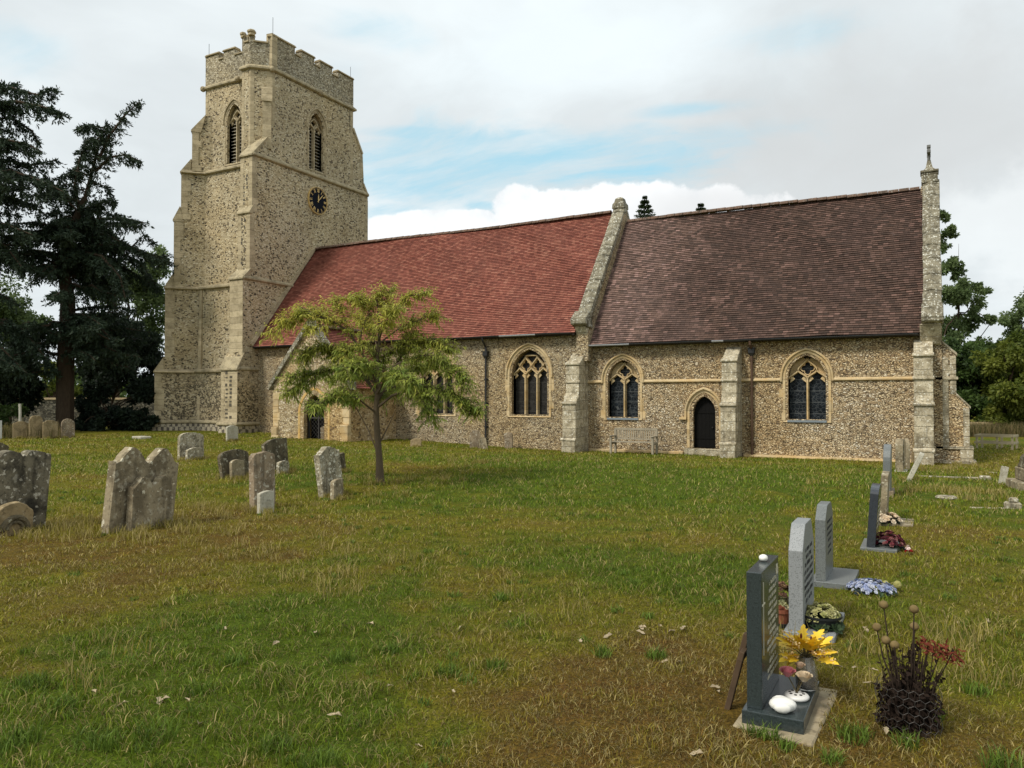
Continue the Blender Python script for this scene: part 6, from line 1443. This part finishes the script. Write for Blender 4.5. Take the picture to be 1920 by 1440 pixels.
# the young tree in the middle
Pt = gp(713, 905); DT = dep_of(Pt)
def q3(px, py, dd=0): return at(px, py, dep=DT+dd)-Pt
yt = thing('young_tree', 'slender young tree with drooping yellow-green leaves in front of the nave', 'tree', Pt)
mb = MB()
tk = [Vector((0, 0, -.1))]+[q3(*p) for p in ((712, 895), (711, 860), (707, 810), (705, 770), (709, 720), (706, 680), (711, 640), (710, 600), (707, 562))]
mb.tube(tk, [.10, .085, .066, .062, .055, .048, .04, .03, .02, .008], 9)
limbs = [([(706, 765, 0), (735, 742, -.1), (785, 722, -.2), (840, 735, -.3), (888, 765, -.4)], .032, .3), ([(708, 740, 0), (680, 705, .2), (640, 690, .3), (590, 700, .4), (545, 735, .4)], .03, .3), ([(709, 705, 0), (680, 665, -.1), (655, 622, -.1), (620, 600, -.2), (575, 585, -.2), (535, 605, -.2)], .03, .35),
         ([(672, 655, -.1), (680, 615, -.2), (692, 585, -.2), (672, 558, -.3)], .016, .3), ([(710, 645, 0), (745, 618, .1), (785, 600, .2), (812, 590, .2)], .018, .25), ([(710, 610, 0), (735, 585, -.1), (765, 555, -.2), (800, 550, -.2)], .016, .2), ([(706, 775, 0), (672, 748, -.4), (635, 740, -.7), (592, 760, -.9)], .022, .35),
         ([(706, 755, 0), (730, 715, .5), (770, 690, .9), (820, 680, 1.2)], .022, .3), ([(707, 745, 0), (690, 710, .6), (660, 700, 1.1), (620, 710, 1.4)], .02, .3), ([(707, 740, 0), (725, 705, -.6), (745, 700, -1.1), (775, 715, -1.5)], .022, .3), ([(708, 730, 0), (695, 690, -.6), (680, 680, -1.0), (650, 690, -1.4)], .02, .3),
         ([(710, 660, 0), (700, 630, .5), (690, 605, .9), (665, 590, 1.2)], .016, .25), ([(710, 640, 0), (720, 610, -.4), (735, 590, -.8), (740, 580, -1.1)], .016, .25), ([(709, 700, 0), (750, 680, -.2), (800, 665, -.3), (850, 690, -.4), (870, 720, -.5)], .02, .25), ([(712, 830, 0), (730, 795, 0), (742, 768, 0)], .018, 2), ([(708, 850, 0), (690, 805, .1), (668, 765, .1), (645, 735, .1)], .016, .75),
         ([(705, 720, 0), (660, 680, 0), (600, 650, .1), (565, 672, .1)], .02, .35), ([(711, 600, 0), (690, 570, .1), (650, 560, .3)], .012, .2), ([(711, 590, 0), (705, 560, 0), (735, 545, 0)], .01, .2), ([(640, 612, 0), (590, 580, .2), (560, 582, .3)], .01, .1), ([(780, 722, -.2), (800, 765, -.4), (812, 785, -.4)], .01, .2), ([(860, 745, -.3), (880, 775, -.3), (893, 770, -.3)], .008, .1), ([(800, 590, .2), (812, 588, .3), (822, 592, .3)], .008, .0), ([(700, 770, 0), (720, 735, 1.0), (735, 730, 1.5)], .014, .3),
         ([(707, 735, 0), (735, 690, .1), (770, 650, .2), (810, 640, .2), (850, 655, .2)], .016, .3), ([(706, 725, 0), (675, 690, 0), (640, 655, 0), (610, 650, 0)], .014, .2), ([(707, 700, 0), (720, 670, .1), (745, 650, .1), (770, 640, .1)], .012, .2), ([(709, 660, 0), (690, 640, -.2), (670, 650, -.3), (640, 660, -.4)], .012, .2),
         ([(708, 740, 0), (740, 725, .1), (770, 735, .2), (810, 750, .2)], .014, .3), ([(708, 730, 0), (700, 700, .1), (715, 680, .2), (700, 660, .2)], .012, .1), ([(620, 600, -.2), (600, 610, -.3), (580, 620, -.3)], .008, .1), ([(655, 622, -.1), (640, 580, .1), (620, 565, .2)], .01, .1), ([(745, 618, .1), (770, 625, .3), (790, 630, .3)], .01, .1), ([(710, 600, 0), (725, 560, .1), (715, 548, .1)], .01, .1), ([(590, 700, .4), (560, 700, .3), (545, 715, .3)], .008, .1),
         ([(560, 590, -.2), (530, 610, -.2), (508, 628, -.2)], .006, .1)]
P_, D_, C_ = [], [], []; CY0 = np.array((.58, .50, .09)); CY1 = np.array((.34, .38, .07)); CY2 = np.array((.17, .25, .045))
for l, r_, t0 in limbs:
    pts = [q3(*p) for p in l]; mb.tube(pts, [r_*(1-.8*k/(len(pts)-1)) for k in range(len(pts))], 6)
    a = np.array([tuple(p) for p in pts]); seg = np.linalg.norm(np.diff(a, axis=0), axis=1); cum = np.concatenate([[0], np.cumsum(seg)]); L = cum[-1]
    for k in range(int(L*(58 if l[-1][1] < 640 else 74)) if t0 < 1.5 else 0):
        s = (t0+(1-t0)*random.random()**.8)*L; c = np.array([np.interp(s, cum, a[:, j]) for j in range(3)]); i = min(np.searchsorted(cum, s)-1, len(seg)-1); d = (a[i+1]-a[i])/max(seg[i], .01)
        td = d*.6+np.array([random.gauss(0, .7), random.gauss(0, .7), random.gauss(.25, .45)]); td /= np.linalg.norm(td); tl = random.uniform(.12, .34)
        e = c+td*tl+np.array([0, 0, -.15*tl]); mb.tube([Vector(c), Vector((c+e)/2+np.array([0, 0, .03*tl])), Vector(e)], [.005, .004, .002], 3, caps=False)
        m = random.randint(8, 13); u_ = np.linspace(.15, 1, m)[:, None]; pp = c+(e-c)*u_; sd = np.cross(td, [0, 0, 1]); sd /= max(np.linalg.norm(sd), .01)
        sgn = np.where(np.arange(m) % 2 == 0, 1, -1)[:, None]; dd = td*.5+sd*sgn*.7+rng.normal(size=(m, 3))*.25+np.array([0, 0, -.15])
        z = c[2]; yel = np.clip((z-2.1)/.9, 0, 1)*.75+.25*np.clip(np.hypot(c[0], c[1])-1.2, 0, .8); yel = np.clip(yel+random.gauss(0, .18), 0, 1)
        col = (CY2+(CY1-CY2)*random.random())*(1-yel)+(CY1+(CY0-CY1)*random.uniform(.3, .9))*yel
        P_.append(pp); D_.append(dd); C_.append(col*rng.uniform(.75, 1.25, (m, 1)))
mb.build('trunk', M_BARKL, yt)
P = np.vstack(P_); D = np.vstack(D_); Cc = np.vstack(C_); n = len(P)
v, f, c = long_leaves(P, D, rng.uniform(.075, .14, n), rng.uniform(.017, .028, n), rng.uniform(.3, 1.2, n), Cc); np_mesh('crown', v, f, M_LEAF, c, yt)
print('young tree leaves', n)

# ------------------------------------------------------------------ grass
def blades(P, h, w, lean, col):
    n = len(P); a = rng.uniform(0, 2*np.pi, n); s = np.stack([np.cos(a), np.sin(a), np.zeros(n)], 1); la = rng.uniform(0, 2*np.pi, n)
    d = np.stack([np.cos(la), np.sin(la), np.zeros(n)], 1)*(lean*h)[:, None]; up = np.array([[0, 0, 1.]]); h = h[:, None]; w = w[:, None]
    m = P+up*h*.55+d*.35; t = P+up*h*(1-.25*lean[:, None])+d
    V = np.stack([P-s*w*.5, P+s*w*.5, m+s*w*.38, m-s*w*.38, t], 1).reshape(-1, 3); b0 = (np.arange(n)*5)[:, None]
    F = np.concatenate([b0+[[0, 1, 2]], b0+[[0, 2, 3]], b0+[[3, 2, 4]]], 0)
    k = np.array([.55, .55, .9, .9, 1.15])[None, :, None]; k = np.ones((1, 5, 1))
    return V, F, (col[:, None, :]*k).reshape(-1, 3)
def keep(x, y):
    m = ~((y > YC-.25) & (x > XT) & (x < 1.2)); m &= ~((y > PY-.1) & (x > PX-PH-.2) & (x < PX+PH+.2)); m &= ~((y > 25.3) & (x < XT+.2) & (x > -36))
    for rt in (r1, r2, r3, r4, r5):
        l = rt.location; m &= ~((abs(x-l.x-.06) < .20) & (abs(y-l.y) < .34))
    m &= ~((x > -.9) & (x < -.5) & (y > 3.95) & (y < 4.62))
    return m
def sample(N, r0, r1, pw):
    u = rng.random(N); r = (r0**pw+(r1**pw-r0**pw)*u)**(1/pw); az = rng.uniform(R(-50), R(50), N)+YAW
    x = -np.sin(az)*r; y = np.cos(az)*r; return x, y, r
Vs, Fs, Cs = [], [], []; off = 0
def addg(t):
    global off
    v, f, c = t; Vs.append(v); Fs.append(f+off); Cs.append(c); off += len(v)
N = 620000
x, y, r = sample(N, 1.6, 40, .55); m = keep(x, y)
d = turf(x, y); cl = fbm(x*5+3, y*5, 3); cl2 = fbm(x*1.3, y*1.3+40, 3)
p_keep = np.clip(1.15-1.0*np.clip(d-.5, 0, 1)*1.3, .45, 1)*np.clip(.25+2.2*(cl-.3), .15, 1); m &= rng.random(N) < p_keep
x, y, r, d, cl, cl2 = [q[m] for q in (x, y, r, d, cl, cl2)]; n = len(x)
h = (.016+.085*np.clip(cl-.28, 0, 1)+.03*np.clip(cl2-.4, 0, 1))*(1.15-.55*d)*rng.uniform(.6, 1.5, n); h *= 1+.35*sst(r, 6, 20)
w = (.0022+.00062*r)*rng.uniform(.7, 1.3, n)
base = turfcol(np.clip(d*.9+rng.normal(0, .12, n), 0, .85)); col_k = (.95+.1*sst(r, 5, 14))[:, None]; straw = (rng.random(n) < .16+.45*np.clip(d-.2, 0, 1)+.2*np.clip(cl2-.45, 0, 1)*2)[:, None]
col = np.where(straw, C_STRAW*rng.uniform(.4, 1.15, (n, 1)), base*rng.uniform(.5, 1.8, (n, 1)))*col_k
lean = rng.uniform(.15, 1.1, n)+.5*straw[:, 0]
addg(blades(np.stack([x, y, gz(x, y)-.004], 1), h, w, lean, col))
N = 260000; x, y, r = sample(N, 1.6, 9, 1.1); m = keep(x, y); d = turf(x, y); cl = fbm(x*7+3, y*7, 3); m &= rng.random(N) < np.clip(.35+2.0*(cl-.3), .2, 1)
x, y, r, d, cl = [q[m] for q in (x, y, r, d, cl)]; n = len(x)
st_k = (rng.random(n) < .2+.35*np.clip(d-.2, 0, 1))[:, None]
addg(blades(np.stack([x, y, gz(x, y)-.003], 1), (.012+.04*np.clip(cl-.25, 0, 1))*rng.uniform(.5, 1.4, n), (.0016+.0004*r)*rng.uniform(.7, 1.3, n), rng.uniform(.3, 1.6, n), np.where(st_k, C_STRAW*rng.uniform(.25, .85, (n, 1)), turfcol(np.clip(d*.9+rng.normal(0, .12, n), 0, .85))*rng.uniform(.45, 1.5, (n, 1)))))
# flattened thatch
N = 150000; x, y, r = sample(N, 1.6, 12, .9); m = keep(x, y); x, y, r = x[m], y[m], r[m]; n = len(x); d = turf(x, y); k = rng.random(n) < np.clip(.25+1.2*d, 0, 1); x, y, r, d = x[k], y[k], r[k], d[k]; n = len(x)
br = np.array((.17, .095, .035)); col = np.where((rng.random(n) < .5)[:, None], C_STRAW*rng.uniform(.2, .7, (n, 1)), br*rng.uniform(.4, 1.3, (n, 1)))
addg(blades(np.stack([x, y, gz(x, y)+.002], 1), rng.uniform(.008, .016, n), (.0016+.0004*r), rng.uniform(1.0, 3.2, n), col))
# tufts
def tufts(cs, nb, hh, rad, colf, leanr=(.2, 1.1), wk=1.0):
    for (cx, cy), s in cs:
        n = int(nb*s); a = rng.uniform(0, 6.28, n); q = rad*s*np.sqrt(rng.random(n)); X = cx+q*np.cos(a); Y = cy+q*np.sin(a); rr = math.hypot(cx, cy)
        addg(blades(np.stack([X, Y, gz(X, Y)-.004], 1), hh*rng.uniform(.5, 1.15, n)*(.6+.5*s), (.0035+.0005*rr)*rng.uniform(.7, 1.2, n)*wk, rng.uniform(*leanr, n), colf(n)))
gl = lambda n: np.array((.10, .155, .020))*rng.uniform(.5, 1.7, (n, 1)); gs = lambda n: np.where((rng.random(n) < .6)[:, None], C_STRAW*rng.uniform(.6, 1.1, (n, 1)), C_OLIVE*rng.uniform(.7, 1.4, (n, 1)))
ex = [((gp(px, py).x, gp(px, py).y), s) for px, py, s in ((290, 1385, 1.3), (120, 1330, 1.2), (60, 1290, 1.2), (520, 1405, 1.0), (600, 1435, 1.2), (1440, 1385, .7), (1410, 1378, .6), (1600, 1385, 1.2), (1740, 1345, 1.0), (1700, 1400, .8), (640, 1240, 1), (440, 1245, 1), (730, 1225, .9), (840, 1265, 1), (930, 1255, .9), (1360, 1100, .9), (940, 1125, .9), (1230, 1235, .9), (1130, 1230, .8), (1470, 1405, .6), (1830, 1300, .9), (1560, 1430, .7), (370, 1300, .9), (1190, 1100, .8), (30, 1400, 1.4), (200, 1400, 1), (1880, 1440, 1.2))]
tufts(ex, 110, .085, .075, gl, (.15, .9))
x, y, r = sample(420, 2.2, 16, .9); m = keep(x, y) & (turf(x, y) < .55); tufts([((a, b2), s) for a, b2, s in zip(x[m], y[m], rng.uniform(.4, 1.0, m.sum()))], 55, .06, .07, gl)
# longer straw grass round the old stones, the young tree and the kerbs
sx = []
for px, py, k in ((255, 990, 26), (120, 985, 10), (490, 962, 12), (620, 935, 8), (713, 905, 16), (440, 900, 6), (860, 870, 14), (350, 950, 10), (40, 1000, 16), (880, 1095, 5), (480, 1050, 10), (560, 1080, 8), (1800, 925, 26), (1760, 880, 18), (1700, 930, 8), (1585, 1170, 12), (1620, 1250, 9), (180, 1000, 14), (330, 1000, 12), (1750, 870, 10), (1800, 872, 10), (130, 1250, 6)):
    p = gp(px, py)
    for _ in range(k): sx.append(((p.x+rng.normal()*.45*(1 if py > 1100 else 1.5), p.y+rng.normal()*.35*(1 if py > 1100 else 1.5)), rng.uniform(.5, 1.1)))
for o in list(bpy.data.objects):
    if o.get('category') in ('headstone', 'footstone') and o.type == 'MESH' and o.location.y < 24:
        rr = math.hypot(o.location.x, o.location.y); hw = o.dimensions.y/2+.02 or .3
        me_w = max(abs(v.co.y) for v in o.data.vertices)+.03
        for _ in range(int(14+me_w*26)):
            t_ = rng.uniform(-1, 1)*me_w; s_ = rng.choice((-1, 1))*rng.uniform(.07, .16)
            sx.append(((o.location.x+s_+rng.normal()*.02, o.location.y+t_), rng.uniform(.25, .65)))
sx = [s for s in sx if keep(np.array([s[0][0]]), np.array([s[0][1]]))[0]]
tufts(sx, 45, .15, .14, gs, (.1, .8), .8)
# tall dry weeds along the walls
wd = []
for k in range(150): px = random.uniform(1790, 1990); p = at(px, 820, dep=random.uniform(39.5, 41.5)); wd.append(((p.x, p.y), random.uniform(.7, 1.5)))
for k in range(70): px = random.uniform(-20, 112); p = at(px, 820, dep=random.uniform(31.5, 35)); wd.append(((p.x, p.y), random.uniform(.4, 1.0)))
tufts(wd, 26, .65, .3, lambda n: np.where((rng.random(n) < .5)[:, None], np.array((.25, .19, .085))*rng.uniform(.5, 1.1, (n, 1)), np.array((.09, .085, .025))*rng.uniform(.6, 1.3, (n, 1))), (.05, .5), .8)
V = np.vstack(Vs); F = np.vstack(Fs); C_ = np.vstack(Cs)
tag(np_mesh('grass', V, F, M_GRASS, C_), kind='stuff')
print('grass verts', len(V))

# fallen leaves and litter
M_FL = plain('dry fallen leaf', (.36, .29, .19), .9, .1, .3, 30, bstr=0)
mb = MB(); c = [(0, 0), (.03, .018), (.05, .012), (.07, .02), (.095, 0), (.07, -.018), (.045, -.012), (.025, -.02)]
mb.add([(a, b2, .008*math.sin(a*60)+.01*abs(b2)/.02) for a, b2 in c]+[(.05, 0, .0)], [(i, (i+1) % 8, 8) for i in range(8)])
src = mb.build('fallen_leaf', M_FL, fix=False); first = True
LP = [(727, 1294), (848, 1300), (300, 1313), (318, 1315), (355, 1322), (240, 1323), (180, 1305), (1200, 1178), (1215, 1182), (1240, 1180), (1255, 1190), (1275, 1188), (1285, 1186), (1195, 1188), (1255, 1245), (1280, 1246), (1085, 1205), (780, 1405), (370, 1365), (1330, 1295), (1350, 1305), (590, 1190), (1620, 1180), (1625, 1262), (1605, 1258), (1320, 1420), (1640, 1290), (1560, 1255), (510, 1215), (700, 1175), (103, 1170), (870, 1180), (1150, 1195), (955, 1150), (1800, 1170), (1850, 1165), (1660, 1385), (1690, 1392), (640, 1350), (420, 1180)]
for px, py in LP:
    p = gp(px+random.uniform(-3, 3), py); o = src if first else copy_tree(src); first = False
    o.location = (p.x, p.y, p.z+.02); o.rotation_euler = (random.uniform(-.4, .4), random.uniform(-.3, .3), random.uniform(0, 6.28)); s = random.uniform(.45, .85); o.scale = (s, s, s)
    tag(o, 'pale dry leaf fallen on the short turf', 'leaf', 'dry leaves scattered on the turf')
